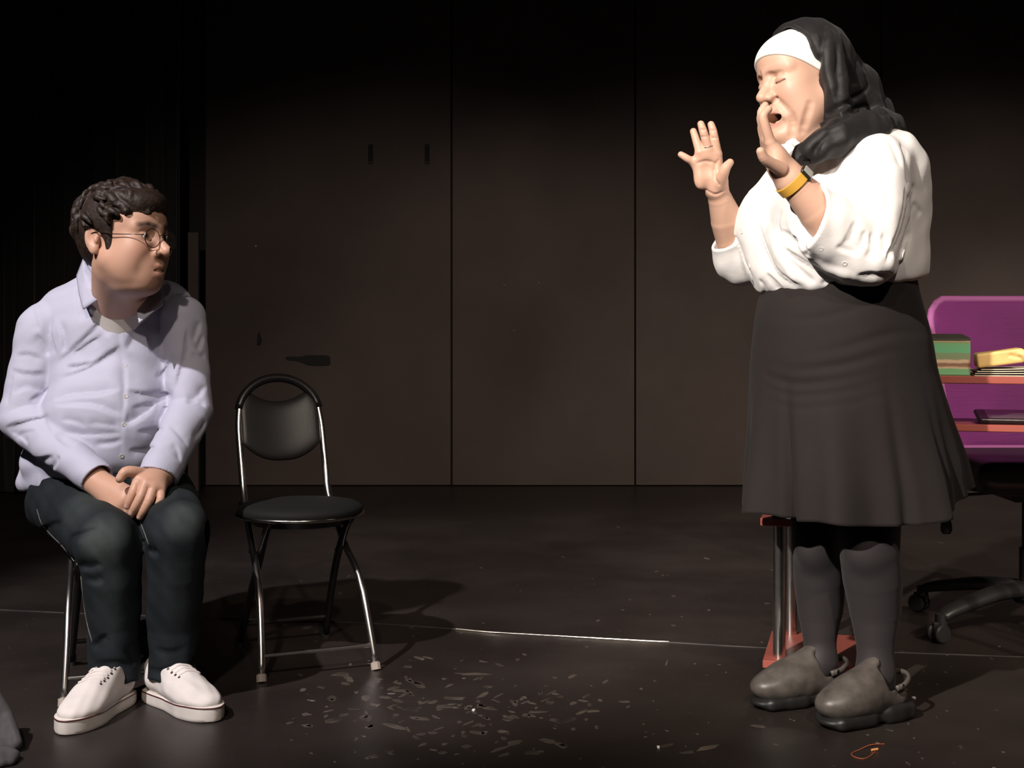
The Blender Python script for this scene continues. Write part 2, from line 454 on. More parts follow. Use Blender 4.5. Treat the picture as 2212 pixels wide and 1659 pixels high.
# worn-off paint and old tape: many thin irregular flakes, too many and too small to pick apart
rnd = random.Random(4)
FB = MB()
def flake(px, py, w, h, ang):
    c = floor_at(px, py); n = rnd.randint(6, 9); D = c[1]; kx = D / FPX; ky = D * D / (FPX * CAMZ)
    pts = []
    for i in range(n):
        a = 2 * math.pi * i / n; r = rnd.uniform(0.55, 1.1)
        x, y = math.cos(a) * w * r, math.sin(a) * h * r
        pts.append((c[0] + (x * math.cos(ang) - y * math.sin(ang)) * kx, c[1] - (x * math.sin(ang) + y * math.cos(ang)) * ky))
    V = [(x, y, 0.0) for x, y in pts] + [(c[0] + (x - c[0]) * 0.9, c[1] + (y - c[1]) * 0.9, 0.0007) for x, y in pts]
    FB.add(V, [(i, (i + 1) % n, n + (i + 1) % n, n + i) for i in range(n)] + [tuple(range(n, 2 * n))])
for px, py, w, h, a in [(716, 1508, 17, 7, 0.1), (790, 1507, 16, 9, 0.2), (830, 1506, 18, 3, 0.1), (980, 1508, 34, 4, 0.06), (1045, 1500, 20, 5, -0.45), (900, 1478, 34, 5, 0.35), (870, 1492, 26, 4, 0.05), (720, 1556, 20, 8, 0.0), (742, 1545, 16, 4, -0.1), (790, 1552, 16, 8, 0.1), (905, 1552, 36, 4, 0.15), (855, 1570, 34, 5, 0.2), (880, 1575, 12, 4, 0.6), (1110, 1605, 24, 7, -0.3), (1080, 1618, 30, 4, -0.3), (1030, 1583, 26, 5, 0.2), (1225, 1557, 30, 4, -0.3), (1185, 1602, 22, 6, 0.2), (1215, 1612, 14, 5, 0.1), (1150, 1626, 18, 5, 0.0), (1008, 1612, 12, 4, 0.0), (1020, 1456, 42, 3, 0.02), (735, 1457, 24, 5, 0.0), (750, 1463, 12, 4, 0.1), (1530, 1615, 30, 6, -0.25), (1485, 1625, 18, 4, -0.1), (1440, 1610, 22, 3, -0.2), (1280, 1536, 20, 3, -0.05), (1055, 1530, 22, 5, 0.2), (1160, 1538, 30, 3, -0.05), (1145, 1545, 16, 3, 0.2), (890, 1532, 22, 4, 0.15), (960, 1526, 26, 4, 0.0), (1110, 1520, 12, 6, 0.6), (1640, 1569, 22, 3, 0.1), (655, 1490, 10, 4, 0.0), (625, 1562, 9, 3, -0.2), (880, 1440, 12, 3, 0.0), (925, 1421, 16, 2, 0.2), (1440, 1432, 10, 2, -0.9)]:
    flake(px, py, w, h, a)
for _ in range(150):
    px = rnd.gauss(960, 190); py = rnd.gauss(1540, 52)
    if py > 1660 or py < 1420 or px < 640: continue
    flake(px, py, rnd.uniform(4, 17), rnd.uniform(1.5, 4.5), rnd.choice((0.25, -0.35, 0.05)) + rnd.uniform(-0.15, 0.15))
for _ in range(110):
    px = rnd.uniform(560, 2212); py = 1120 + 540 * rnd.random() ** 0.7
    flake(px, py, rnd.uniform(1.5, 7), rnd.uniform(0.8, 2.2), rnd.uniform(-0.4, 0.4))
tag(FB.build('paint_flakes', material('worn_floor_flake', (0.075, 0.060, 0.048), 0.42, noise=(14, 0.6)), fl, smooth=False), 'pale flakes of worn paint and old tape', kind='stuff')

# painted plywood flats side by side: the back wall
FLAT = material('black_painted_plywood', (0.085, 0.064, 0.056), 0.75, 0, 0.25, noise=(1.6, 0.18), bump=(60, 0.12, 0.002))
BLK = material('black_recess', (0.008, 0.007, 0.007), 0.8)
wb = MB().box((-6, WALL_Y + 0.06, 0), (6, WALL_Y + 0.12, 5.2)).build('wall_back', BLK, smooth=False)
tag(wb, 'back wall of tall black painted flats', 'wall', kind='structure')
def wx(px): return (px - CX) * WALL_Y / FPX
def wz(py): return CAMZ - (py - HY) * WALL_Y / FPX
edges = [(443, 974.5), (976.5, 1371), (1373, 1903), (1905, 2434), (2436, 2960)]
for i, (a, b) in enumerate(edges):
    MB().box((wx(a) + 0.002, WALL_Y - (0.004 if i % 2 else 0.0), 0.005), (wx(b) - 0.002, WALL_Y + 0.06, 5.2), 0.003).build('flat_panel', FLAT, wb)
for px in (801, 923):
    o = MB().box((wx(px) - 0.014, WALL_Y - 0.007, wz(351)), (wx(px) + 0.012, WALL_Y + 0.02, wz(312)), 0.003).build('hook_plate', BLK, wb)
    MB().box((wx(px) - 0.016, WALL_Y - 0.012, wz(353)), (wx(px) + 0.014, WALL_Y, wz(350)), 0.002).build('lip', FLAT, o)
# bottle-shaped latch plate and a small torn patch on the first flat
lp = [(618, 771), (630, 770), (642, 771), (656, 769), (664, 767), (690, 767), (708, 768), (713, 771), (714, 785), (711, 789), (690, 790), (666, 789), (658, 785), (640, 779), (622, 778), (618, 775)]
V = [(wx(x), WALL_Y - 0.006, wz(y)) for x, y in lp] + [(wx(x), WALL_Y + 0.01, wz(y)) for x, y in lp]; nL = len(lp)
MB().add(V, [tuple(range(nL))] + [(i, (i + 1) % nL, nL + (i + 1) % nL, nL + i) for i in range(nL)]).build('latch_plate', BLK, wb)
tp = [(556, 724), (561, 716), (564, 728), (566, 738), (562, 746), (555, 745)]
V = [(wx(x), WALL_Y - 0.003, wz(y)) for x, y in tp] + [(wx(x), WALL_Y + 0.01, wz(y)) for x, y in tp]; nL = len(tp)
MB().add(V, [tuple(range(nL))] + [(i, (i + 1) % nL, nL + (i + 1) % nL, nL + i) for i in range(nL)]).build('torn_patch', BLK, wb)
for px, py, r in ((553, 532, 0.007), (1089, 616, 0.004), (1164, 611, 0.004), (1110, 714, 0.004)):
    MB().lathe([(0.001, 0), (r, 0.001), (r * 0.8, 0.006), (0.001, 0.008)], (wx(px), WALL_Y, wz(py)), 8, M=Matrix.Rotation(math.pi / 2, 4, 'X')).build('screw_head', material('pale_screw', (0.35, 0.33, 0.3), 0.5), wb)
# gathered black drape that closes the stage on the left
def drape(name, x0, x1, y, z0, z1, waves, amp, mat):
    nx, nz = 260, 10; V = []
    for j in range(nz + 1):
        for i in range(nx + 1):
            t = i / nx; a = amp * (0.8 + 0.3 * math.sin(7 * t + 1))
            V.append((x0 + (x1 - x0) * t + 0.02 * math.sin(waves * 6.28 * t * 1.7), y + a * math.sin(waves * 6.28 * t + 1.5 * math.sin(5 * t)) + 0.012 * j / nz, z0 + (z1 - z0) * j / nz))
    Fc = [(j * (nx + 1) + i, j * (nx + 1) + i + 1, (j + 1) * (nx + 1) + i + 1, (j + 1) * (nx + 1) + i) for j in range(nz) for i in range(nx)]
    o = mk(name, V, Fc, mat); md = o.modifiers.new('thickness', 'SOLIDIFY'); md.thickness = 0.004; return o
dr = drape('wall_left', -5.4, -1.80, 7.25, 0.01, 5.1, 24, 0.05, material('black_drape', (0.020, 0.019, 0.019), 0.9, 0, 0.2, sheen=0.1))
tag(dr, 'gathered black drape closing off the left of the stage', 'drape', kind='structure')
bo = MB().box((wx(410) * 0.975, 7.36, 0.0), (wx(440) * 0.985, 7.40, wz(508)), 0.003).build('trim_1', FLAT)
tag(bo, 'narrow dark board standing at the edge of the drape', 'board', kind='structure')

# ------------------------------------------------------------------ folding chairs with round seats
CHROME = material('polished_chrome', (0.80, 0.77, 0.73), 0.24, 1.0, noise=(40, 0.08))
BLACKM = material('black_enamel', (0.012, 0.011, 0.011), 0.3, 0, 0.5)
VINYL = material('black_vinyl_pad', (0.020, 0.018, 0.018), 0.42, 0, 0.45, bump=(160, 0.15, 0.001))
RUB = material('pale_rubber_tip', (0.42, 0.35, 0.30), 0.6)
DRUB = material('dark_rubber', (0.015, 0.014, 0.014), 0.7)
def folding_chair(loc, rz, label):
    """local frame: faces -y, x across; seat centre over the origin"""
    root = empty('folding_chair', loc, label, 'chair', 'round seat folding chairs', rz)
    hs = 0.43; w = 0.124                                    # seat height, half distance between the tubes
    # hairpin tube: front foot, up past the seat's rear edge, over the back and down again
    sideP = lambda s: [(s * 0.155, -0.205, 0.008), (s * 0.148, -0.165, 0.11), (s * 0.140, -0.10, 0.235), (s * 0.130, 0.02, 0.315), (s * w, 0.150, 0.43), (s * w, 0.190, 0.52), (s * w, 0.228, 0.62), (s * (w - 0.004), 0.243, 0.665)]
    arch = [((w - 0.004) * math.cos(a), 0.243 + 0.033 * math.sin(a), 0.665 + 0.105 * math.sin(a)) for a in np.linspace(0, math.pi, 15)][1:-1]
    P = resample(sideP(1), 22).tolist() + [list(q) for q in arch] + resample(sideP(-1), 22)[::-1].tolist()
    MB().tube(P, 0.0098, 12).build('hairpin_frame', CHROME, root, True, world=False)
    # rear legs: from under the seat's front to the rear feet, black
    for s in (1, -1):
        q = s * 0.112
        leg = MB().tube(resample([(q, -0.12, hs - 0.028), (q, -0.06, 0.36), (q, 0.02, 0.27), (q * 1.06, 0.11, 0.15), (q * 1.14, 0.20, 0.006)], 18), 0.0105, 10).build('rear_leg', BLACKM, root, True, world=False)
        MB().tube([(q * 1.14, 0.199, 0.0), (q * 1.135, 0.197, 0.03)], 0.014, 10).build('foot_cap', DRUB, leg, world=False)
        MB().tube([(s * 0.1555, -0.206, 0.0), (s * 0.1548, -0.200, 0.018)], 0.0135, 10).build('foot_tip', RUB, root, world=False)
        MB().tube([(s * 0.104, 0.012, 0.290), (s * 0.140, 0.012, 0.306)], 0.006, 8).build('pivot_bolt', BLACKM, root, world=False)
        MB().box((s * w - 0.014, 0.118, 0.385), (s * w + 0.014, 0.164, 0.425), 0.004).build('seat_bracket', BLACKM, root, world=False)
    MB().tube([(-0.151, -0.186, 0.062), (0.151, -0.186, 0.062)], 0.006, 10).build('front_rung', CHROME, root, world=False)
    MB().tube([(-0.124, 0.160, 0.072), (0.124, 0.160, 0.072)], 0.0065, 10).build('rear_rung', BLACKM, root, world=False)
    # padded round seat with a bright pressed rim
    seat = MB().lathe([(0.02, -0.012), (0.150, -0.014), (0.168, -0.006), (0.174, 0.004), (0.170, 0.014), (0.155, 0.022), (0.11, 0.027), (0.001, 0.028)], (0, 0, hs - 0.02), 48).build('seat', material('black_seat_fabric', (0.007, 0.0065, 0.0065), 0.8, 0, 0.25, bump=(160, 0.2, 0.001)), root, True, world=False)
    MB().tube([(0.173 * math.cos(a), 0.173 * math.sin(a), hs - 0.026) for a in np.linspace(0, 2 * math.pi, 49)], 0.0062, 8, caps=False).build('seat_rim', material('dark_chrome_rim', (0.45, 0.42, 0.39), 0.2, 1.0), seat, True, world=False)
    MB().lathe([(0.05, -0.034), (0.135, -0.032), (0.140, -0.016), (0.05, -0.014)], (0, 0, hs - 0.02), 32).build('seat_pan', BLACKM, root, world=False)
    # padded backrest: rounded shield with a concave top, clasping the tubes
    nx, nz = 28, 22; V = []
    for side in (1, -1):
        for j in range(nz + 1):
            for i in range(nx + 1):
                u = -1 + 2 * i / nx; t = j / nz
                hw = 0.118
                zt = min(0.700 + 0.055 * u * u, 0.662 + 0.098 * math.sqrt(max(0, 1 - 0.92 * u * u)))      # dipped top edge, shoulders drop at the sides
                zb = 0.530 + 0.055 * abs(u) ** 2.5
                z = zb + (zt - zb) * t; x = u * hw
                yc = 0.195 + (z - 0.53) * 0.33 + 0.018 * (1 - u * u)
                e = (max(0, 1 - abs(u) ** 4)) * (max(0, 1 - abs(2 * t - 1) ** 4)); th = 0.004 + 0.016 * math.sqrt(max(e, 0))
                V.append((x, yc - side * th * 0.8, z))
    M_ = (nx + 1) * (nz + 1); q = lambda sd, i, j: sd * M_ + j * (nx + 1) + i; Fc = []
    for j in range(nz):
        for i in range(nx):
            Fc.append((q(0, i, j), q(0, i + 1, j), q(0, i + 1, j + 1), q(0, i, j + 1))); Fc.append((q(1, i, j), q(1, i, j + 1), q(1, i + 1, j + 1), q(1, i + 1, j)))
    for i in range(nx):
        for j in (0, nz): Fc.append((q(0, i, j), q(1, i, j), q(1, i + 1, j), q(0, i + 1, j)))
    for j in range(nz):
        for i in (0, nx): Fc.append((q(0, i, j), q(0, i, j + 1), q(1, i, j + 1), q(1, i, j)))
    back = MB().add(V, Fc).build('backrest', VINYL, root, True, world=False)
    MB().tube([((0.120) * math.cos(a), 0.243 + 0.033 * math.sin(a), 0.665 + 0.105 * math.sin(a)) for a in np.linspace(0.15, math.pi - 0.15, 21)], 0.0128, 10).build('grip_sleeve', BLACKM, back, True, world=False)
    return root
folding_chair((-0.59, 3.69, 0), math.atan2(0.40, 0.92), 'empty black folding chair with round seat and chrome frame')
folding_chair((-1.015, 3.466, 0), math.radians(20), 'black folding chair with chrome legs under the seated man')

# ------------------------------------------------------------------ red and chrome computer desk, turned a little clockwise
RED = material('red_laminate', (0.33, 0.085, 0.065), 0.34, 0, 0.5, noise=(5, 0.06))
DP, DA = Vector((0.652, 3.445, 0)), math.radians(-15)
desk = empty('computer_desk', DP, 'red computer desk with chrome posts and stepped shelves behind the woman', 'desk', None, DA)
def dbuild(mb, name, mat, parent=desk, smooth='auto'): return mb.build(name, mat, parent, smooth, world=False)
dbuild(MB().box((0, 0, .035), (.325, .345, .055), .0015), 'base_panel', RED)
dbuild(MB().box((-.006, 0, .405), (.325, .345, .425), .0015), 'low_shelf', RED)
dbuild(MB().box((.03, .06, .778), (1.00, .36, .797), .002), 'top_shelf', RED)
dbuild(MB().box((.10, .09, .654), (1.00, .33, .672), .002), 'keyboard_shelf', RED)
dbuild(MB().box((.78, .0, .035), (1.02, .345, .055), .0015), 'base_panel', RED)
for (x, y, top) in ((.040, .045, .436), (.055, .318, .778), (.29, .075, .778), (.29, .318, .778), (.975, .075, .778), (.975, .318, .778)):
    p = dbuild(MB().lathe([(.0165, .055), (.0165, top)], (x, y, 0), 20), 'post', CHROME)
    if top < .5: dbuild(MB().lathe([(.0185, .425), (.0195, .430), (.0195, .443), (.012, .447)], (x, y, 0), 20), 'post_cap', material('glossy_black_cap', (.01, .009, .009), .12), p)
    dbuild(MB().lathe([(.016, 0), (.019, .004), (.015, .035)], (x, y, 0), 16), 'glide_foot', DRUB)
def on_desk(o): o.location = DP; o.rotation_euler = (0, 0, DA); return o

# things on the desk
def stripes_material(name, z0, z1, bands, rough=0.55):
    m = bpy.data.materials.new(name); m.use_nodes = True; nt = m.node_tree; n = nt.nodes; L = nt.links; b = n['Principled BSDF']; b.inputs['Roughness'].default_value = rough
    tc = n.new('ShaderNodeTexCoord'); sp = n.new('ShaderNodeSeparateXYZ'); L.new(tc.outputs['Object'], sp.inputs[0])
    nz = n.new('ShaderNodeTexNoise'); nz.inputs['Scale'].default_value = 60; L.new(tc.outputs['Object'], nz.inputs['Vector'])
    ad = n.new('ShaderNodeMath'); ad.operation = 'MULTIPLY_ADD'; ad.inputs[1].default_value = 0.006; L.new(nz.outputs['Fac'], ad.inputs[0]); L.new(sp.outputs['Z'], ad.inputs[2])
    mr = n.new('ShaderNodeMapRange'); mr.inputs[1].default_value = z0 + 0.003; mr.inputs[2].default_value = z1 + 0.003; L.new(ad.outputs[0], mr.inputs[0])
    cr = n.new('ShaderNodeValToRGB'); e = cr.color_ramp.elements
    e[0].position = bands[0][0]; e[0].color = (*bands[0][1], 1); e[1].position = bands[1][0]; e[1].color = (*bands[1][1], 1)
    for p, c in bands[2:]: q = e.new(p); q.color = (*c, 1)
    L.new(mr.outputs[0], cr.inputs['Fac']); L.new(cr.outputs['Color'], b.inputs['Base Color']); return m
G, T_, B_ = (0.15, 0.38, 0.17), (0.58, 0.42, 0.26), (0.24, 0.13, 0.07)
bx0, bx1, by0, by1, bz0, bz1 = .385, .520, .105, .235, .797, .888
tin = empty('storage_box', DP, 'green and tan striped box with dark lid on the red desk', 'box', None, DA)
dbuild(MB().box((bx0, by0, bz0), (bx1, by1, bz1), .002), 'body', stripes_material('green_tan_print', bz0, bz1, [(0, G), (0.18, G), (0.22, T_), (0.27, B_), (0.33, B_), (0.37, T_), (0.43, T_), (0.47, (0.22, 0.26, 0.13)), (0.62, (0.20, 0.28, 0.14)), (0.68, (0.13, 0.42, 0.20)), (0.90, (0.15, 0.38, 0.17)), (0.95, (0.30, 0.25, 0.10)), (1.0, T_)]), tin)
lid = MB()
lv = [(bx0 - .001, by0 - .001, bz1), (bx1 + .001, by0 - .001, bz1), (bx1 + .001, by1 + .001, bz1), (bx0 - .001, by1 + .001, bz1)]
lv2 = [(bx0 + .018, by0 + .02, bz1 + .016), (bx1 - .018, by0 + .02, bz1 + .016), (bx1 - .018, by1 - .02, bz1 + .016), (bx0 + .018, by1 - .02, bz1 + .016)]
lv1 = [(x, y, bz1 + .005) for x, y, z in lv]
lid.add(lv + lv1 + lv2, [(0, 1, 5, 4), (1, 2, 6, 5), (2, 3, 7, 6), (3, 0, 4, 7), (4, 5, 9, 8), (5, 6, 10, 9), (6, 7, 11, 10), (7, 4, 8, 11), (8, 9, 10, 11)])
dbuild(lid, 'lid', material('dark_box_lid', (0.045, 0.040, 0.030), 0.5), tin, False)
# sheets of paper under a thick padded packet
PAPER = material('off_white_paper', (0.62, 0.55, 0.44), 0.8, noise=(20, 0.08))
slabels = ['lowest loose paper sheet under the yellow packet on the desk', 'second loose paper sheet from the bottom under the yellow packet', 'third loose paper sheet from the bottom under the yellow packet', 'topmost loose paper sheet directly under the yellow packet']
for i, ((x, y), a) in enumerate((((.528, .050), .03), ((.530, .060), -.03), ((.535, .055), .06), ((.545, .065), .0))):
    nx = 14; V = []
    for sgn in (0, 1):
        for j in (0, 1):
            for k in range(nx + 1):
                t = k / nx; lift = .0052 * i + .008 * t * t * i * .5
                px_, py_ = t * .25, j * .19
                V.append((x + px_ * math.cos(a) - py_ * math.sin(a), y + .025 + px_ * math.sin(a) + py_ * math.cos(a), .7974 + lift + sgn * .0018))
    m_ = nx + 1; Fc = []
    for k in range(nx): Fc += [(k, k + m_, k + m_ + 1, k + 1), (2 * m_ + k, 2 * m_ + k + 1, 3 * m_ + k + 1, 3 * m_ + k), (k, k + 1, 2 * m_ + k + 1, 2 * m_ + k), (m_ + k, 3 * m_ + k, 3 * m_ + k + 1, m_ + k + 1)]
    Fc += [(0, 2 * m_, 3 * m_, m_), (nx, m_ + nx, 3 * m_ + nx, 2 * m_ + nx)]
    tag(on_desk(MB().add(V, Fc).build('paper_sheet', PAPER, None, False)), slabels[i], 'paper', 'loose papers on the desk')
fp = Field((.515, .06, .80), (.70, .24, .89), .0022); Rp = np.array(Matrix.Rotation(math.radians(-8), 3, 'Y'))
fp.box((.590, .135, .843), (.057, .055, .0185), Rp, .006, .004)
fp.cap((.644, .088, .852), (.644, .182, .852), .0135, None, .006)
fp.cap((.615, .080, .850), (.636, .078, .845), .003, None, .006, '-')
tag(on_desk(fp.build('padded_packet', material('yellow_kraft', (0.72, 0.47, 0.17), 0.45, noise=(25, 0.12), bump=(40, 0.3, 0.003)))), 'thick yellow padded packet lying on the loose papers', 'packet')
tb = empty('tablet', DP, 'black tablet lying on the lower red desk shelf', 'tablet', None, DA)
Mt = Matrix.Translation((.665, .190, .6895)) @ Matrix.Rotation(math.radians(5), 4, 'X')
dbuild(MB().box((-.125, -.085, -.009), (.135, .085, .004), .004, Mt), 'casing', material('tablet_black', (.012, .010, .011), .3), tb)
dbuild(MB().box((-.100, -.065, .0035), (.12, .068, .0048), .0004, Mt), 'screen', material('tablet_glass', (.10, .075, .08), .12), tb)
dbuild(MB().box((-.118, -.0868, .0005), (.13, -.084, .0035), .0008, Mt), 'edge_strip', material('silver_strip', (.7, .66, .66), .3, .8, noise=(60, .3)), tb)

# ------------------------------------------------------------------ purple office chair behind the desk
PUR = material('purple_mesh_fabric', (0.155, 0.017, 0.128), 0.75, 0, 0.3, noise=(7, 0.12), bump=(38, 0.45, 0.004), aniso=(0.25, 0.25, 5.0), sheen=0.2)
PURE = material('purple_edge_welt', (0.34, 0.10, 0.27), 0.7, 0, 0.3)
PLA = material('black_moulded_plastic', (0.022, 0.021, 0.021), 0.42, 0, 0.45)
HX, HYc = 1.575, 4.03
oc = empty('office_chair', (HX, HYc, 0), 'purple mesh backed swivel office chair behind the red desk', 'chair')
nx, nz = 40, 40; V = []; bw = 0.226
def back_pt(u, t, side, off=0.0):
    z = 0.535 + 0.475 * t
    e = 1 - 0.20 * (1 - t); cr = 0.16
    rt = (1 - max(0, (t - (1 - cr)) / cr) ** 2.6 * 0.13) * (1 - max(0, (0.10 - t) / 0.10) ** 2.2 * 0.14)
    x = u * bw * e * rt
    y = 4.20 + 0.10 * t + 0.045 * (1 - u * u) * 0.8
    zz = z - 0.012 * max(0, abs(u) - 0.9) * 10 * (t > 0.5)
    th = 0.012 * math.sqrt(max(0, 1 - abs(u) ** 8)) * math.sqrt(max(0, 1 - abs(2 * t - 1) ** 10)) + 0.005
    return (HX + x, y - side * th, zz)
for side in (1, -1):
    for j in range(nz + 1):
        for i in range(nx + 1): V.append(back_pt(-1 + 2 * i / nx, j / nz, side))
M_ = (nx + 1) * (nz + 1); q = lambda sd, i, j: sd * M_ + j * (nx + 1) + i; Fc = []
for j in range(nz):
    for i in range(nx): Fc += [(q(0, i, j), q(0, i + 1, j), q(0, i + 1, j + 1), q(0, i, j + 1)), (q(1, i, j), q(1, i, j + 1), q(1, i + 1, j + 1), q(1, i + 1, j))]
for i in range(nx):
    for j in (0, nz): Fc.append((q(0, i, j), q(1, i, j), q(1, i + 1, j), q(0, i + 1, j)))
for j in range(nz):
    for i in (0, nx): Fc.append((q(0, i, j), q(0, i, j + 1), q(1, i, j + 1), q(1, i, j)))
bk = MB().add(V, Fc).build('backrest', PUR, oc, True)
rim = [back_pt(-1, t, 0.0) for t in np.linspace(0, 1, 20)] + [back_pt(u, 1, 0.0) for u in np.linspace(-1, 1, 20)[1:]] + [back_pt(1, t, 0.0) for t in np.linspace(1, 0, 20)[1:]] + [back_pt(u, 0, 0.0) for u in np.linspace(1, -1, 20)[1:]]
MB().tube(rim, 0.0125, 8, caps=False).build('edge_welt', PURE, bk, True)
fs = Field((1.26, 3.66, 0.38), (1.90, 4.32, 0.60), 0.006)
fs.box((HX, 3.97, 0.495), (0.252, 0.245, 0.045), None, 0.040, 0.01); fs.ell((HX, 3.97, 0.455), (0.245, 0.235, 0.035), None, 0.03)
fs.build('seat', PLA, oc)
MB().tube(resample([(HX - 0.05, 4.10, 0.45), (HX - 0.05, 4.22, 0.46), (HX - 0.05, 4.27, 0.56), (HX - 0.05, 4.28, 0.70)], 14), 0.022, 8).build('back_bar', PLA, oc)
MB().box((HX - 0.09, 3.92, 0.40), (HX + 0.09, 4.14, 0.445), 0.01).build('mechanism', PLA, oc)
lv = MB().tube(resample([(HX - 0.08, 3.98, 0.428), (HX - 0.17, 3.95, 0.424), (HX - 0.286, 3.93, 0.418), (HX - 0.280, 3.93, 0.405), (HX - 0.286, 3.93, 0.375)], 16), 0.0045, 8).build('lever', PLA, oc)
MB().lathe([(0.005, 0.385), (0.009, 0.375), (0.012, 0.350), (0.0165, 0.335), (0.017, 0.318), (0.012, 0.308)], (HX - 0.286, 3.93, 0), 14).build('paddle', PLA, lv)
MB().lathe([(0.030, 0.12), (0.030, 0.25), (0.022, 0.252), (0.022, 0.40)], (HX, HYc, 0), 20).build('gas_column', PLA, oc)
MB().lathe([(0.045, 0.085), (0.055, 0.10), (0.052, 0.135), (0.035, 0.15)], (HX, HYc, 0), 20).build('hub', PLA, oc)
for k in range(5):
    a = math.radians(206 + 72 * k); ca, sa = math.cos(a), math.sin(a)
    ends = lambda r, z: np.array([HX + r * ca, HYc + r * sa, z])
    Pa = resample([ends(0.03, 0.125), ends(0.14, 0.122), ends(0.25, 0.102), ends(0.325, 0.085), ends(0.355, 0.072)], 14)
    Va, Fa = sweep(Pa, np.linspace(0.040, 0.024, 14), 10, True, flat=0.62)
    arm = MB().add(Va, Fa).build('base_arm', PLA, oc, True)
    c = ends(0.355, 0.0)
    MB().lathe([(0.012, 0.048), (0.018, 0.052), (0.018, 0.082), (0.010, 0.086)], c, 14).build('caster_stem', PLA, arm)
    pv = np.array([-sa, ca, 0])
    for sgn in (-1, 1):
        w0 = c + pv * sgn * 0.016 + np.array([ca, sa, 0]) * 0.012
        Mw = Matrix(((ca, -sa * 0, pv[0]), (sa, 0, pv[1]), (0, 1, 0)))
        MB().lathe([(0.012, -0.010), (0.026, -0.008), (0.028, -0.003), (0.028, 0.005), (0.024, 0.010), (0.006, 0.011)], w0 + np.array([0, 0, 0.028]), 18, M=Mw).build('caster_wheel', PLA, arm)
    MB().box((-0.020, -0.008, 0.030), (0.030, 0.008, 0.060), 0.004, Matrix.Translation(c) @ Matrix.Rotation(a, 4, 'Z')).build('caster_fork', PLA, arm)

# ------------------------------------------------------------------ litter on the floor
st = resample([floor_at(1910, 1608) + (0, 0, 0.001), floor_at(1880, 1613) + (0, 0, 0.004), floor_at(1850, 1623), floor_at(1839, 1630), floor_at(1848, 1637) + (0, 0, .001), floor_at(1865, 1640), floor_at(1880, 1634), floor_at(1890, 1625)], 40); st[:, 2] = np.maximum(st[:, 2], 0.0012)
sr = empty('string', floor_at(1860, 1630), 'short loop of orange string lying on the floor by the clogs', 'string')
MB().tube(st, 0.0011, 6).build('cord', material('orange_cord', (0.40, 0.10, 0.04), 0.6), sr)
MB().tube([floor_at(1883, 1623) + (0, 0, .003), floor_at(1896, 1621) + (0, 0, .003)], 0.0026, 8).build('knot', material('orange_plastic', (0.85, 0.34, 0.12), 0.4), sr)
WH = material('white_scrap', (0.8, 0.78, 0.74), 0.6)
for px, py, lab in ((1974, 1508, 'tiny white paper scrap to the right of the near clog'), (1023, 1535, 'tiny white paper scrap amid the worn floor patch'), (1422, 1615, 'tiny white paper scrap near the front edge of the stage')):
    c = floor_at(px, py); r = random.Random(px); n = 6; pr = [(c[0] + 0.005 * r.uniform(.6, 1.2) * math.cos(i), c[1] + 0.008 * r.uniform(.6, 1.2) * math.sin(i)) for i in np.linspace(0, 6.28, n + 1)[:-1]]
    V = [(x, y, 0.0002) for x, y in pr] + [(x, y, 0.0022 + 0.001 * (i % 2)) for i, (x, y) in enumerate(pr)]
    tag(MB().add(V, [tuple(range(n))[::-1], tuple(range(n, 2 * n))] + [(i, (i + 1) % n, n + (i + 1) % n, n + i) for i in range(n)]).build('paper_scrap', WH, None, False), lab, 'scrap', 'white paper scraps on the floor')
# dark cloth trailing into the frame at the lower left
fc = Field((-1.30, 2.70, -0.005), (-1.02, 3.06, 0.20), 0.004)
q1, q2, q3, q4 = at(-10, 1500, 2.92), at(12, 1540, 2.92), at(24, 1585, 2.90), at(34, 1606, 2.88)
fc.chain([q1, q2, q3, q4], [0.012, 0.014, 0.018, 0.014], 0.02); fc.chain([at(-25, 1490, 2.95), at(-12, 1560, 2.94), at(2, 1606, 2.90)], [0.02, 0.024, 0.022], 0.025)
fc.chain([at(18, 1622, 2.84), at(30, 1632, 2.82), at(24, 1645, 2.79)], [0.010, 0.013, 0.009], 0.012); fc.chain([at(-15, 1620, 2.86), at(2, 1625, 2.84), at(4, 1648, 2.78)], [0.012, 0.012, 0.010], 0.012)
fc.chain([at(-20, 1612, 2.90), at(28, 1614, 2.88)], [0.012, 0.008], 0.01)
fc.groove([(12, 1560), (20, 1590), (24, 1608)], 0.006, 0.004)
fc.plane_cut((0, 0, 0.0), (0, 0, -1))
tag(fc.build('dark_cloth', material('charcoal_cloth', (0.075, 0.07, 0.068), 0.85, bump=(80, 0.3, 0.002))), 'crumpled charcoal cloth in the lower left corner of the floor', 'cloth')
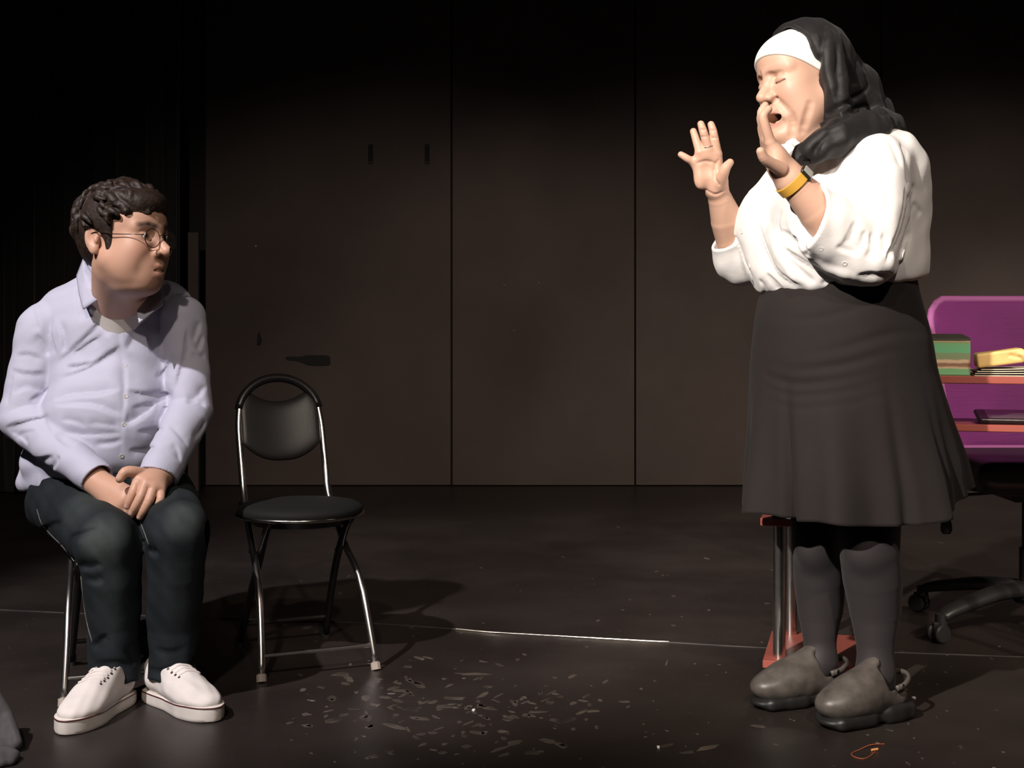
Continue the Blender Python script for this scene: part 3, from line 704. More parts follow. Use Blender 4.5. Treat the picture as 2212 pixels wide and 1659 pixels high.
# ------------------------------------------------------------------ people: shared anatomy
def join(parts):
    V, Q, n = [], [], 0
    for v, q in parts: V.append(v); Q.append(q + n); n += len(v)
    return np.vstack(V), np.vstack(Q)
def merge(a, b, k):
    a.d = smin(a.d, b.d, k); return a
def head_shape(F, O, R, s, p):
    """a head blended from its masses; p: dict of per-person settings; frame: forward, left, up"""
    H = lambda f, l, u: O + R @ (s * np.array([f, l, u]))
    S = lambda *r: s * np.array(r)
    F.ell(H(-.014, 0, .035), S(.098, .076, .082), R, .01)
    F.ell(H(.030, 0, -.030), S(.064, p.get('facew', .063), .086), R, .03 * s)
    F.ell(H(.046, 0, .045), S(.050, .062, .048), R, .03 * s)
    cd = p.get('chin', 0.0)
    F.ell(H(.068 + p.get('chinf', 0), 0, -.102 - cd), S(.024, .027, .020), R, .025 * s)
    for q in (-1, 1):
        F.cap(H(.000, q * .054, -.050), H(.056, q * .020, -.102 - cd), .023 * s, .018 * s, .03 * s)
        F.ell(H(.054, q * .040, -.026), S(.032, .027, .034), R, .025 * s)
        F.ell(H(.036, q * .044, -.066 - cd * .6), S(.032, .026, .036) * p.get('jowl', .8), R, .035 * s)
        F.cap(H(.087, q * .010, .021), H(.068, q * .050, .024), .0098 * s, .0085 * s, .015 * s)
    F.ell(H(.030, 0, -.112 - cd), S(.046, .044, .020) * p.get('dchin', .8), R, .035 * s)
    for q in (-1, 1):
        F.ell(H(.099, q * .033, .005), S(.021, .020, .0115), R, .012 * s, '-')
        if p.get('closed'):
            F.ell(H(.0740, q * .033, .0010), S(.0165, .0190, .0135), R, .006 * s)
            lid_pt = lambda dl, du, o=0.0: H(.0740 + (.0165 + o) * math.sqrt(max(0, 1 - (dl / .0190) ** 2 - (du / .0135) ** 2)), q * (.033 + dl), .0010 + du)
            F.chain([lid_pt(x, -.0045 - .0030 * (1 - (x / .017) ** 2), .0008) for x in np.linspace(-.016, .016, 9)], .0014 * s, .002 * s, '-')
            F.chain([lid_pt(x, .0070 + .0025 * (1 - (x / .014) ** 2), .0016) for x in np.linspace(-.013, .013, 7)], .0016 * s, .003 * s, '-')
        else:
            F.ell(H(.0735, q * .033, .004), S(.0150, .0175, .0130), R, .004 * s)
            F.ell(H(.090, q * .034, .0035), S(.012, .0125, .0050), R, .002 * s, '-')
    F.chain([H(.087, 0, .018), H(.098, 0, -.008), H(.110 + p.get('nose', 0), 0, -.030)], np.array([.0085, .0098, .0128]) * s, .014 * s)
    for q in (-1, 1):
        F.ell(H(.098, q * .0140, -.0345), S(.0125, .0085, .0090), R, .007 * s)
        F.ell(H(.101, q * .0070, -.0450), S(.0065, .0042, .0050), R, .003 * s, '-')
        F.cap(H(.086, q * .021, -.036), H(.078, q * .031, -.062), .0025 * s, .002 * s, .008 * s, '-')
    F.ell(H(.078, 0, -.068 - cd * .4), S(.021, .034, .028), R, .02 * s)
    if p.get('open'):
        F.chain(resample([H(.070, -.032, -.078), H(.0955, -.010, -.0635), H(.097, 0, -.065), H(.0955, .010, -.0635), H(.070, .032, -.078)], 14), .0052 * s, .005 * s)
        F.chain(resample([H(.068, -.032, -.080), H(.087, -.013, -.0945), H(.0895, 0, -.0955), H(.087, .013, -.0945), H(.068, .032, -.080)], 14), .0062 * s, .006 * s)
        F.ell(H(.086, 0, -.0780), S(.030, .0285, .0092), R, .003 * s, '-')
    else:
        F.chain(resample([H(.074, -.028, -.0760), H(.0950, -.010, -.0655), H(.0975, 0, -.067), H(.0950, .010, -.0655), H(.074, .028, -.0760)], 14), np.full(14, .0058) * s, .005 * s)
        F.chain(resample([H(.074, -.027, -.0790), H(.0925, -.011, -.0845), H(.0955, 0, -.0855), H(.0925, .011, -.0845), H(.074, .027, -.0790)], 14), np.full(14, .0068) * s, .006 * s)
        F.chain(resample([H(.078, -.031, -.0790), H(.0985, -.011, -.0750), H(.1015, 0, -.0760), H(.0985, .011, -.0750), H(.078, .031, -.0790)], 14), .0020 * s, .003 * s, '-')
    if p.get('ears', True):
        for q in (-1, 1):
            Re = R @ np.array(Matrix.Rotation(q * math.radians(-16), 3, 'Z')) @ np.array(Matrix.Rotation(math.radians(-10), 3, 'Y'))
            ex = p.get('earf', -.016)
            F.ell(H(ex, q * .0790, -.004), S(.0175, .0060, .031), Re, .006 * s)
            F.ell(H(ex + .003, q * .0850, .002), S(.0105, .0055, .019), Re, .004 * s, '-')
            F.ell(H(ex + .004, q * .0790, -.028), S(.0085, .0058, .010), Re, .006 * s)
            F.ell(H(ex + .013, q * .0800, -.006), S(.0045, .0050, .008), Re, .004 * s)
    return H
def skin_colours(V, O, R, s, base, p):
    """natural skin colouring: lips, cheeks, brows, stubble"""
    L = ((V - O) @ R) / s
    c = np.tile(np.array(base, float), (len(V), 1))
    def tint(w, col): 
        nonlocal c
        c = c * (1 - w[:, None]) + np.array(col) * w[:, None]
    for q in (-1, 1):
        tint(0.30 * bell(L, (.065, q * .042, -.030), (.035, .030, .028)), p['blush'])
        for f0, l0, u0, rl in ((.088, .018, .0265, .012), (.083, .032, .0300, .014), (.072, .046, .0275, .012)):
            tint(p['browk'] * bell(L, (f0, q * l0, u0), (.022, rl, p.get('browr', .0052))), p['brow'])
    if p.get('lash'):
        for q in (-1, 1):
            for x in np.linspace(-.015, .015, 9):
                du = -.0045 - .0030 * (1 - (x / .017) ** 2); tint(.8 * bell(L, (.074 + .0165 * math.sqrt(max(0, 1 - (x / .019) ** 2 - (du / .0135) ** 2)), q * (.033 + x), .001 + du), (.006, .0032, .0018)), p['lash'])
    tint(0.25 * bell(L, (.112, 0, -.032), (.014, .014, .014)), p['blush'])
    cd = p.get('lipdrop', 0.0)
    tint(0.75 * bell(L, (.093, 0, -.0660), (.016, .026, .0062)), p['lip'])
    tint(0.75 * bell(L, (.090, 0, -.0830 - cd), (.016, .025, .0075)), p['lip'])
    if p.get('stubble'):
        tint(p['stubble'] * bell(L, (.055, 0, -.100), (.060, .060, .030)), np.array(base) * (.62, .62, .66))
    if p.get('inside') is not None:
        tint((bell(L, (.078, 0, -.0785), (.024, .030, .0115)) > .5) * (L[:, 0] < .0850) * 1.0, p['inside'])
    return c
def fingers(F, chains, k=.003):
    for P, r in chains: F.chain(resample(P, max(6, 3 * len(P) - 2)), np.interp(np.linspace(0, 1, max(6, 3 * len(P) - 2)), np.linspace(0, 1, len(r)), r), k)

# ------------------------------------------------------------------ the standing woman
SKIN = material('skin', (0.6, 0.36, 0.26), 0.48, 0, 0.4, sss=0.25, vcol=True, bump=(300, 0.06, 0.001))
WHITE_C = material('white_cotton', (0.80, 0.77, 0.75), 0.75, 0, 0.3, bump=(16, 0.22, 0.010), sheen=0.15)
COIF = material('white_coif_knit', (0.82, 0.80, 0.75), 0.8, 0, 0.2)
VEIL = material('black_veil_cloth', (0.0095, 0.008, 0.0083), 0.62, 0, 0.35, bump=(14, 0.35, 0.010), sheen=0.05)
SKIRT = material('charcoal_suiting', (0.0155, 0.0118, 0.0110), 0.85, 0, 0.25, noise=(5, 0.08), bump=(9, 0.15, 0.012), sheen=0.03)
TIGHT = material('charcoal_tights', (0.030, 0.025, 0.027), 0.62, 0, 0.35, sheen=0.05)
CLOG = material('grey_clog_leather', (0.085, 0.073, 0.064), 0.42, 0, 0.5, noise=(26, 0.35), bump=(30, 0.15, 0.003))
CLOGD = material('black_clog_sole', (0.014, 0.013, 0.013), 0.45)
PEARL = material('pearl_button', (0.78, 0.74, 0.66), 0.25)
WSK = (0.56, 0.345, 0.255)

wm = empty('person', (0.80, 3.2, 0), 'woman in black veil, white blouse and dark skirt holding up both hands', 'person')
# --- body: head and neck, arms and hands, trunk
OH = at(1734, 176, 3.17); RH = frame((-math.sin(math.radians(67)), -math.cos(math.radians(67))), math.radians(7), math.radians(5)); SH = 1.08
fh = Field(at(1590, 345, 3.0) * (1, 0, 1) + (0, 2.97, 0), (at(1860, 20, 3.4) * (1, 0, 1)) + (0, 3.40, 0), 0.0019)
WH_ = head_shape(fh, OH, RH, SH, dict(closed=True, open=True, nose=.003, chin=.014, chinf=.012, jowl=.95, dchin=.75, facew=.066, ears=False))
fh.cap(WH_(-.012, 0, -.06), at(1775, 360, 3.20), .062, .075, .03)
fh.cap(WH_(.005, .01, -.115), at(1752, 330, 3.16), .030, .045, .03)
for g, r_, d_ in (([(1711, 250), (1714, 268), (1711, 290)], .007, .0035), ([(1750, 225), (1741, 256), (1733, 283)], .007, .0030), ([(1676, 216), (1690, 228), (1701, 240)], .006, .0022), ([(1648, 172), (1657, 164), (1668, 161)], .005, .0022), ([(1641, 160), (1643, 168), (1644, 175)], .004, .0016), ([(1662, 262), (1675, 268), (1690, 264)], .007, .003)): fh.groove(g, r_, d_, .010)
TO = np.array([.80, 3.215, 0]); TR = frame((-.9, -.43)); T = lambda f, l, u: TO + TR @ np.array([f, l, u])
la = Field(at(1625, 590, 2.85) * (1, 0, 1) + (0, 2.80, 0), at(1890, 215, 3.10) * (1, 0, 1) + (0, 3.08, 0), 0.002)      # her left arm, near the camera
EL, WL = at(1852, 540, 2.985), at(1708, 388, 2.945)
la.chain([EL, EL * .45 + WL * .55, EL * .14 + WL * .86, WL], [.056, .050, .037, .031], .02)
kn = [at(1664, 308, 2.918), at(1657, 302, 2.940), at(1654, 306, 2.962), at(1655, 316, 2.982)]
for q in kn: la.cap(WL, q, .026, .0125, .018)
la.ell(at(1676, 352, 2.93), (.020, .024, .032), None, .02)
fingers(la, [([kn[0], at(1653, 272, 2.908), at(1649, 250, 2.905), at(1660, 236, 2.908)], [.0118, .0108, .0100, .0085]),
             ([kn[1], at(1648, 264, 2.932), at(1645, 243, 2.930), at(1653, 228, 2.932)], [.0118, .0105, .0098, .0085]),
             ([kn[2], at(1647, 272, 2.958), at(1643, 254, 2.957), at(1648, 240, 2.957)], [.0112, .0100, .0092, .0080]),
             ([kn[3], at(1647, 290, 2.982), at(1644, 275, 2.982), at(1645, 264, 2.982)], [.0100, .0090, .0082, .0072]),
             ([at(1688, 366, 2.915), at(1664, 352, 2.893), at(1650, 341, 2.880), at(1643, 327, 2.872)], [.0160, .0130, .0115, .0095])])
ra = Field(at(1430, 600, 3.3) * (1, 0, 1) + (0, 3.10, 0), at(1650, 245, 3.3) * (1, 0, 1) + (0, 3.42, 0), 0.002)        # her right arm, palm to the room
ER, WR = at(1596, 552, 3.31), at(1551, 416, 3.22)
ra.chain([ER, ER * .45 + WR * .55, ER * .12 + WR * .88, WR], [.046, .041, .030, .0265], .02)
kr = [at(1549, 333, 3.188), at(1531, 324, 3.182), at(1512, 329, 3.185), at(1499, 350, 3.195)]
for q in kr: ra.cap(at(1546, 404, 3.212), q, .021, .0125, .016)
ra.ell(at(1556, 388, 3.193), (.018, .015, .026), None, .014); ra.ell(at(1513, 384, 3.197), (.016, .015, .028), None, .014)
ra.ell(at(1530, 362, 3.168), (.016, .012, .016), None, .016, '-')
fingers(ra, [([kr[0], at(1544, 303, 3.180), at(1540, 282, 3.178), at(1536, 269, 3.180)], [.0118, .0105, .0098, .0085]),
             ([kr[1], at(1523, 297, 3.176), at(1518, 280, 3.174), at(1514, 268, 3.176)], [.0115, .0105, .0098, .0085]),
             ([kr[2], at(1505, 306, 3.190), at(1502, 296, 3.192), at(1498, 284, 3.196)], [.0110, .0100, .0095, .0085]),
             ([kr[3], at(1487, 344, 3.190), at(1479, 339, 3.190), at(1471, 334, 3.192)], [.0100, .0092, .0088, .0078]),
             ([at(1555, 398, 3.190), at(1562, 377, 3.168), at(1568, 362, 3.160), at(1577, 351, 3.162)], [.0165, .0132, .0118, .0092])])
ra.groove([(1551, 347), (1543, 365), (1545, 385), (1553, 398)], .003, .0012, .004); ra.groove([(1508, 352), (1525, 348), (1545, 352)], .003, .0008, .004)
ra.groove([(1527, 411), (1545, 420), (1568, 409)], .003, .0012, .004)
for a, b in (((1536, 298), (1549, 298)), ((1532, 282), (1546, 282)), ((1514, 296), (1528, 295)), ((1511, 281), (1524, 280))): ra.groove([a, b], .002, .0006, .003)
tk = Field((0.50, 2.95, 0.40), (1.08, 3.52, 1.42), 0.011)
tk.ell(T(0, 0, 1.20), (.15, .16, .18), TR, .05); tk.ell(T(.01, 0, 1.02), (.15, .15, .14), TR, .05); tk.ell(T(-.01, 0, .80), (.17, .16, .16), TR, .05)
tk.cap(T(0, .11, 1.27), T(0, -.13, 1.27), .05, .05, .05); tk.cap(T(0, 0, 1.30), at(1775, 360, 3.20), .07, .07, .05)
tk.cap(at(1880, 385, 3.06), EL, .055, .05, .04); tk.cap(T(-.02, -.17, 1.32), ER, .055, .045, .04)
for x, D in ((1878, 3.11), (1770, 3.25)): tk.cap(at(x, 850, D), at(x, 1060, D), .075, .065, .05)
wp = dict(blush=(.66, .30, .22), brow=(.42, .25, .19), browk=.45, lip=(.52, .20, .17), lipdrop=.012, inside=(.05, .012, .010), lash=(.16, .07, .05))
Vb, Qb = join([F_.mesh() for F_ in (fh, la, ra, tk)])
Vb = relax(Vb, Qb, 2)
mk('body', Vb, Qb, SKIN, wm, True, skin_colours(Vb, OH, RH, SH, WSK, wp))
# teeth of the lower jaw
fm = Field(OH - .13, OH + .13, .002)
for i in np.linspace(-.016, .016, 7): fm.ell(WH_(.078 - 14 * i * i, i, -.0865), (.0038, .0026, .0045), RH, .001)
fm.build('teeth', material('teeth', (.75, .66, .50), .3), wm, smooth_it=1)
# --- white band across the forehead
fcf = fh.like(); fcf.d = fh.d - 0.0045
q0, q1 = at(1633, 104, 3.1), at(1764, 131, 3.06); nb = np.cross(q1 - q0, RH[:, 1] * 1.0 - RH[:, 0] * .1); nb = nb if nb[2] < 0 else -nb
fcf.plane_cut(q0, nb, .003); fcf.plane_cut(WH_(-.075, 0, 0), -RH[:, 0], .003)
fcf.build('coif', COIF, wm)
# --- veil
fv = Field(at(1670, 375, 3.0) * (1, 0, 1) + (0, 2.93, 0), at(1965, 15, 3.3) * (1, 0, 1) + (0, 3.47, 0), 0.0026)
fv.ell(WH_(-.018, 0, .046), np.array((.103, .091, .094)) * SH, RH, .01)
fv.cap(WH_(-.03, 0, .040), at(1836, 200, 3.245), .088, .072, .03); fv.cap(at(1836, 200, 3.245), at(1864, 266, 3.26), .072, .070, .02)
fv.cap(WH_(-.022, .062, .04), at(1802, 250, 3.085), .040, .042, .04); fv.cap(WH_(-.022, -.062, .04), WH_(-.03, -.07, -.11), .032, .04, .04)
fv.chain([at(1912, 284, 3.20), at(1868, 282, 3.07), at(1808, 300, 3.02), at(1762, 322, 3.01), at(1738, 338, 3.02)], [.050, .052, .044, .034, .020], .02)
fv.cap(at(1735, 330, 3.02), at(1724, 343, 3.02), .022, .016, .015); fv.cap(at(1742, 340, 3.015), at(1739, 352, 3.015), .014, .007, .012)
fv.cap(at(1905, 240, 3.25), at(1930, 260, 3.22), .03, .008, .02)
fv.cap(at(1700, 325, 3.26), at(1690, 300, 3.27), .030, .022, .02)
# hollow it over the face and head, then cut the front edge
fin = fv.like()
fin.ell(WH_(.075, 0, -.02), np.array((.125, .080, .150)) * SH, RH, .01); fin.ell(WH_(-.005, 0, .03), np.array((.098, .081, .087)) * SH, RH, .02)
fin.cap(WH_(.03, .0, -.09), at(1722, 262, 3.12), .070, .058, .02)
fv.d = -smin(-fv.d, fin.d, .006)
fv.plane_cut(WH_(.030, 0, .09), RH[:, 0] * .95 - RH[:, 2] * .12, .006) if False else None
Xv, Yv, Zv = fv.ax[0][:, None, None], fv.ax[1][None, :, None], fv.ax[2][None, None, :]
lf = (Xv - OH[0]) * RH[0, 0] + (Yv - OH[1]) * RH[1, 0] + (Zv - OH[2]) * RH[2, 0]; lu = (Xv - OH[0]) * RH[0, 2] + (Yv - OH[1]) * RH[1, 2] + (Zv - OH[2]) * RH[2, 2]
cut = np.minimum(lf - (.010 + .22 * np.maximum(lu - .02, 0)), lu + .118)          # everything in front of the ears, above the collar
fv.d = -smin(-fv.d, -(-cut).astype(np.float32) * -1, .008) if False else np.maximum(fv.d, cut.astype(np.float32))
for g in ([(1783, 60), (1776, 95), (1772, 140)], [(1804, 70), (1808, 150), (1811, 225)], [(1822, 80), (1832, 130), (1840, 180)], [(1848, 105), (1862, 150), (1873, 185)]): fv.groove(g, .009, .0075, .010)
for g in ([(1872, 190), (1834, 218), (1788, 244)], [(1866, 226), (1828, 250), (1790, 279)], [(1915, 250), (1868, 232), (1830, 246)], [(1788, 292), (1767, 320), (1752, 348)], [(1735, 345), (1742, 350), (1750, 346)]): fv.groove(g, .008, .0085, .008)
for g in ([(1790, 70), (1792, 150), (1792, 230)], [(1853, 140), (1856, 175), (1852, 200)], [(1768, 80), (1764, 150), (1766, 220)], [(1815, 150), (1822, 190), (1815, 215)], [(1880, 200), (1900, 230), (1915, 255)], [(1770, 300), (1800, 280), (1840, 268)], [(1760, 335), (1800, 312), (1850, 292)]): fv.ridge(g, .012, .006)
fv.wrinkle(.0012, 70, 3)
fv.build('veil', VEIL, wm, smooth_it=4)
# --- blouse
fb = Field((0.47, 2.82, 0.965), (1.07, 3.56, 1.46), 0.0032)
fb.ell(T(-.005, 0, 1.22), (.195, .195, .20), TR, .02)
fb.ell(T(-.055, 0, 1.205), (.142, .182, .19), TR, .05)
for q in (-1, 1): fb.ell(T(.118, q * .078, 1.165), (.118, .112, .120), TR, .05)
fb.ell(T(.012, 0, 1.070), (.218, .205, .135), TR, .05)
fb.cap(T(-.03, .130, 1.300), T(-.02, -.15, 1.310), .078, .068, .07)
fb.cap(T(.02, 0, 1.30), at(1765, 330, 3.19), .085, .075, .05)
def sleeve(S0, E0, C0, W0, r):
    f2 = fb.like()
    f2.chain([S0, S0 * .5 + E0 * .5, E0], [r[0], r[1], r[2]], .03); f2.cap(E0, C0, r[2], r[3], .03)
    n = (W0 - E0); n /= np.linalg.norm(n)
    f2.cap(C0 - n * .015, C0 + n * .10, r[3] * .80, r[3] * .86, .003, '-')
    return f2, n
SL = at(1888, 368, 3.045)
f2, n2 = sleeve(SL, at(1866, 540, 2.985), at(1740, 462, 2.945), WL, [.085, .092, .082, .074])
nl = at(1700, 455, 2.93) - at(1862, 500, 2.98); f2.plane_cut(at(1744, 475, 2.955), nl, .003)
merge(fb, f2, .02)
f3, n3 = sleeve(T(-.02, -.185, 1.33), at(1602, 556, 3.32), at(1578, 512, 3.285), WR, [.080, .075, .062, .056])
f3.plane_cut(at(1572, 522, 3.28), at(1548, 470, 3.26) - at(1582, 540, 3.29), .003)
merge(fb, f3, .015)
fb.plane_cut(at(1790, 622, 3.2), np.array([.107, .03, -1]), .016)
for g, r, hh in (([(1662, 500), (1690, 560), (1720, 600), (1760, 615)], .014, .005), ([(1735, 545), (1790, 580), (1840, 600)], .012, .005), ([(1930, 540), (1925, 570), (1930, 590)], .012, .006)): fb.ridge(g, r, hh)
for g, dp, ws, wl, sd in (
    ([(1636, 470), (1645, 510), (1658, 545), (1681, 590), (1706, 607), (1735, 624)], .013, .003, .022, 1), ([(1683, 496), (1719, 517), (1746, 532)], .010, .003, .016, 1), ([(1688, 532), (1727, 562), (1785, 592), (1820, 608)], .014, .004, .022, 1),
    ([(1584, 490), (1600, 545), (1620, 590), (1638, 632)], .006, .002, .012, -1), ([(1700, 560), (1735, 590), (1764, 614)], .010, .003, .014, 1), ([(1606, 556), (1622, 600), (1632, 634)], .008, .003, .012, 1), ([(1652, 588), (1675, 612), (1692, 632)], .009, .003, .012, 1), ([(1770, 606), (1795, 612), (1815, 606)], .008, .003, .010, -1), ([(1640, 600), (1650, 618), (1655, 636)], .007, .002, .010, -1),
    ([(1851, 474), (1838, 505), (1822, 534)], .008, .002, .012, -1), ([(1896, 474), (1890, 510), (1880, 545)], .011, .003, .014, 1), ([(1868, 494), (1864, 522), (1852, 548)], .009, .002, .010, 1), ([(1878, 500), (1888, 530), (1870, 562)], .009, .002, .010, -1), ([(1905, 500), (1912, 530), (1900, 555)], .008, .003, .012, 1),
    ([(1958, 400), (1956, 450), (1940, 510), (1906, 576)], .020, .004, .018, -1), ([(1968, 495), (1950, 540), (1944, 584)], .012, .003, .016, 1), ([(1972, 436), (1984, 450), (1992, 468)], .009, .002, .010, 1), ([(1943, 300), (1957, 345), (1962, 402)], .007, .002, .016, -1), ([(1918, 296), (1935, 330), (1946, 368)], .006, .002, .014, 1), ([(1975, 395), (1968, 420), (1958, 440)], .009, .002, .010, -1),
    ([(1848, 598), (1890, 592), (1932, 596)], .010, .003, .014, 1), ([(1806, 530), (1828, 541), (1866, 549)], .008, .0025, .010, -1), ([(1690, 450), (1680, 480), (1690, 515)], .006, .003, .018, 1), ([(1745, 532), (1742, 545), (1748, 556)], .006, .002, .010, 1),
    ([(1800, 330), (1785, 370), (1790, 410)], .007, .002, .016, 1), ([(1778, 345), (1752, 372), (1740, 400)], .006, .003, .014, -1)): fb.crease(g, dp, ws, wl, sd)
fb.wrinkle(.0014, 60, 11); fb.wrinkle(.0016, 26, 12)
bl = fb.build('blouse', WHITE_C, wm, smooth_it=3)
# collar band and small ruffled collar
col = Field(at(1670, 360, 3.0) * (1, 0, 1) + (0, 3.02, 0), at(1790, 285, 3.2) * (1, 0, 1) + (0, 3.3, 0), .0022)
col.chain([at(1694, 316, 3.14), at(1702, 330, 3.11), at(1716, 348, 3.09), at(1732, 362, 3.07)], [.016, .015, .014, .010], .01); col.chain([at(1694, 316, 3.14), at(1706, 306, 3.12), at(1722, 312, 3.09)], [.012, .010, .008], .01)
col.wrinkle(.002, 160, 5); col.build('collar', WHITE_C, bl)
def button(F_, px, py, r, parent, mat, d0=None):
    h = F_.hit(px, py, d0); g = F_.grad(h); M = Vector(g).to_track_quat('Z', 'Y').to_matrix()
    return MB().lathe([(r * .2, -.001), (r, -.001), (r, .0012), (r * .8, .0020), (r * .55, .0013), (r * .2, .0013)], h, 14, M=M).build('button', mat, parent)
for px, py in ((1619, 575), (1602, 500), (1774, 537), (1825, 569)): button(fb, px, py, .0062, bl, PEARL)
# --- skirt: flared loft with soft pleats, open below
def loft(name, mat, parent, levels, nseg, fold, thick, tilt):
    V = []; nl_ = len(levels)
    for j, (z, cx, cy, rf, rl) in enumerate(levels):
        t = j / (nl_ - 1)
        for i in range(nseg):
            a = 2 * math.pi * i / nseg; m = 1 + fold(a, t)
            p = np.array([cx, cy, 0]) + TR @ np.array([rf * m * math.cos(a), rl * m * math.sin(a), 0])
            V.append((p[0], p[1], z + tilt(a, t)))
    Fc = np.array([(j * nseg + i, j * nseg + (i + 1) % nseg, (j + 1) * nseg + (i + 1) % nseg, (j + 1) * nseg + i) for j in range(nl_ - 1) for i in range(nseg)])[:, ::-1]
    o = mk(name, V, np.ascontiguousarray(Fc), mat, parent); md = o.modifiers.new('thickness', 'SOLIDIFY'); md.thickness = thick; md.offset = -1; return o
keys = np.array([[1.045, .790, 3.20, .180, .175], [1.00, .786, 3.20, .193, .184], [.955, .788, 3.20, .202, .192], [.88, .795, 3.205, .216, .206], [.80, .800, 3.21, .226, .214], [.65, .815, 3.21, .250, .232], [.55, .826, 3.21, .268, .248], [.472, .830, 3.21, .276, .256]])
zz = np.linspace(1.045, .472, 80); lev = [[z] + [float(np.interp(-z, -keys[:, 0], keys[:, c])) for c in range(1, 5)] for z in zz]
lv_ = np.array(lev); 
for c in range(1, 5):
    for _ in range(6): lv_[1:-1, c] = (lv_[:-2, c] + 2 * lv_[1:-1, c] + lv_[2:, c]) / 4
def sfold(a, t):
    w = max(0, (t - .35) / .65) ** 1.3
    d = 0.070 * w * math.cos(7 * a + .9 + .5 * math.sin(2 * a)) + 0.030 * w * math.cos(13 * a + 2.0)
    for a0, amp, wd in ((.30, .16, .06), (1.38, .09, .06), (1.85, .07, .07), (2.5, .06, .09), (.62, .03, .10)): d -= amp * w * math.exp(-((a - a0 + math.pi) % (2 * math.pi) - math.pi) ** 2 / wd ** 2)
    # horizontal pulls over the stomach
    h = 0
    for t0, a0, amp in ((.34, .9, .022), (.40, .5, .024), (.45, .6, .018), (.13, .9, .016), (.27, 1.3, .020), (.50, .7, .012)): h -= amp * math.exp(-((t - t0 - .03 * math.sin(3 * a)) / .018) ** 2) * math.exp(-((a - a0) / .55) ** 2)
    return d + h
sk = loft('skirt', SKIRT, wm, lv_.tolist(), 220, sfold, .004, lambda a, t: (-.020 * math.cos(a)) * (1 - t) + (.062 * max(0, -math.cos(a) + .15) + .012 * max(0, math.cos(a))) * t + .003 * t * math.cos(9 * a))
# --- legs in tights
ft = Field(at(1690, 1560, 3.3) * (1, 0, 1) + (0, 2.95, 0), at(1985, 1030, 3.2) * (1, 0, 1) + (0, 3.42, 0), .0036)
ft.chain([at(1875, 1020, 3.13), at(1878, 1130, 3.11), at(1878, 1190, 3.105), at(1884, 1250, 3.125), at(1889, 1320, 3.14), at(1891, 1390, 3.14), at(1891, 1450, 3.135)], [.082, .072, .069, .068, .058, .045, .039], .03)
ft.ell(at(1868, 1175, 3.06), (.040, .030, .050), None, .04); ft.ell(at(1902, 1270, 3.17), (.042, .045, .085), None, .04)
ft.cap(at(1891, 1455, 3.135), at(1855, 1512, 3.085), .040, .036, .03); ft.cap(at(1895, 1460, 3.15), at(1912, 1500, 3.15), .034, .030, .02)
ft.chain([at(1768, 1020, 3.27), at(1768, 1130, 3.25), at(1766, 1190, 3.245), at(1768, 1250, 3.26), at(1770, 1320, 3.275), at(1771, 1380, 3.275), at(1771, 1425, 3.27)], [.080, .066, .060, .060, .053, .041, .035], .03)
ft.ell(at(1756, 1180, 3.20), (.036, .028, .046), None, .04); ft.ell(at(1782, 1270, 3.30), (.038, .042, .080), None, .04)
ft.cap(at(1771, 1430, 3.27), at(1728, 1478, 3.225), .037, .034, .03); ft.cap(at(1776, 1430, 3.28), at(1796, 1462, 3.285), .030, .027, .02)
ft.build('tights', TIGHT, wm)
# --- clogs
def clog(heel, toe, size, parent):
    d = toe - heel; d[2] = 0; Ln = np.linalg.norm(d); R = frame(d[:2]); o = heel * (1, 1, 0)
    C = lambda f, l, u: o + R @ (np.array([f, l, u]) * (Ln / .265, size, size))
    lo = np.minimum(heel, toe) * (1, 1, 0) - (.10, .10, 0.004); hi = np.maximum(heel, toe) * (1, 1, 0) + (.10, .10, .19)
    f = Field(lo, hi, .0026)
    f.ell(C(.192, 0, .052), np.array((.068, .048, .036)) * size, R, .02); f.ell(C(.150, 0, .062), np.array((.075, .047, .045)) * size, R, .025)
    f.cap(C(.150, 0, .070), C(.088, 0, .108), .040 * size, .037 * size, .03); f.cap(C(.12, 0, .055), C(.045, 0, .055), .043, .038, .02)
    g = f.like()
    g.cap(C(.165, 0, .066), C(.095, 0, .098), .034 * size, .032 * size, .01); g.cap(C(.11, 0, .075), C(.00, 0, .085), .034, .034, .02); g.box(C(.02, 0, .15), (.075, .08, .060), R, .01, .004)
    f.d = -smin(-f.d, g.d, .004)
    f.plane_cut(C(.112, 0, .128), R @ np.array([-.75, 0, .62]), .004) if False else None
    for q in (-1, 1): f.box(C(.070, q * .060, .128), (.036 * size, .040 * size, .050), R @ np.array(Matrix.Rotation(math.radians(28), 3, 'Y')), .012, .006, '-')
    f.plane_cut(C(0, 0, .024), (0, 0, -1), .002)
    root = f.build('clog', CLOG, parent)
    s = f.like()
    s.box(C(.182, 0, .017), (.056, .046 * size, .015), R, .013, .01); s.box(C(.115, 0, .019), (.075, .040, .015), R, .013, .02); s.box(C(.042, 0, .020), (.046, .040, .020), R, .013, .03); s.ell(C(.212, 0, .017), (.046, .044 * size, .015), R, .012)
    s.cap(C(.105, -.06, -.006), C(.105, .06, -.006), .010, .010, .010, '-'); s.plane_cut((0, 0, 0.0005), (0, 0, -1), .001)
    s.build('sole', CLOGD, root)
    strap = resample([C(.070, .043, .078), C(.045, .043, .084), C(.016, .028, .094), C(.006, 0, .098), C(.016, -.028, .094), C(.045, -.043, .084), C(.070, -.043, .078)], 30)
    Vs, Fs = sweep(strap, .0048, 8, True, flat=1.6); MB().add(Vs, Fs).build('heel_strap', CLOG, root, True)
    for q in (-1, 1): MB().lathe([(.002, 0), (.0055, 0), (.0045, .003), (.001, .004)], C(.055, q * .047, .083), 10, M=Vector(R[:, 1] * q).to_track_quat('Z', 'Y').to_matrix()).build('rivet', material('bright_rivet', (.9, .88, .84), .2, 1.0), root)
    return root
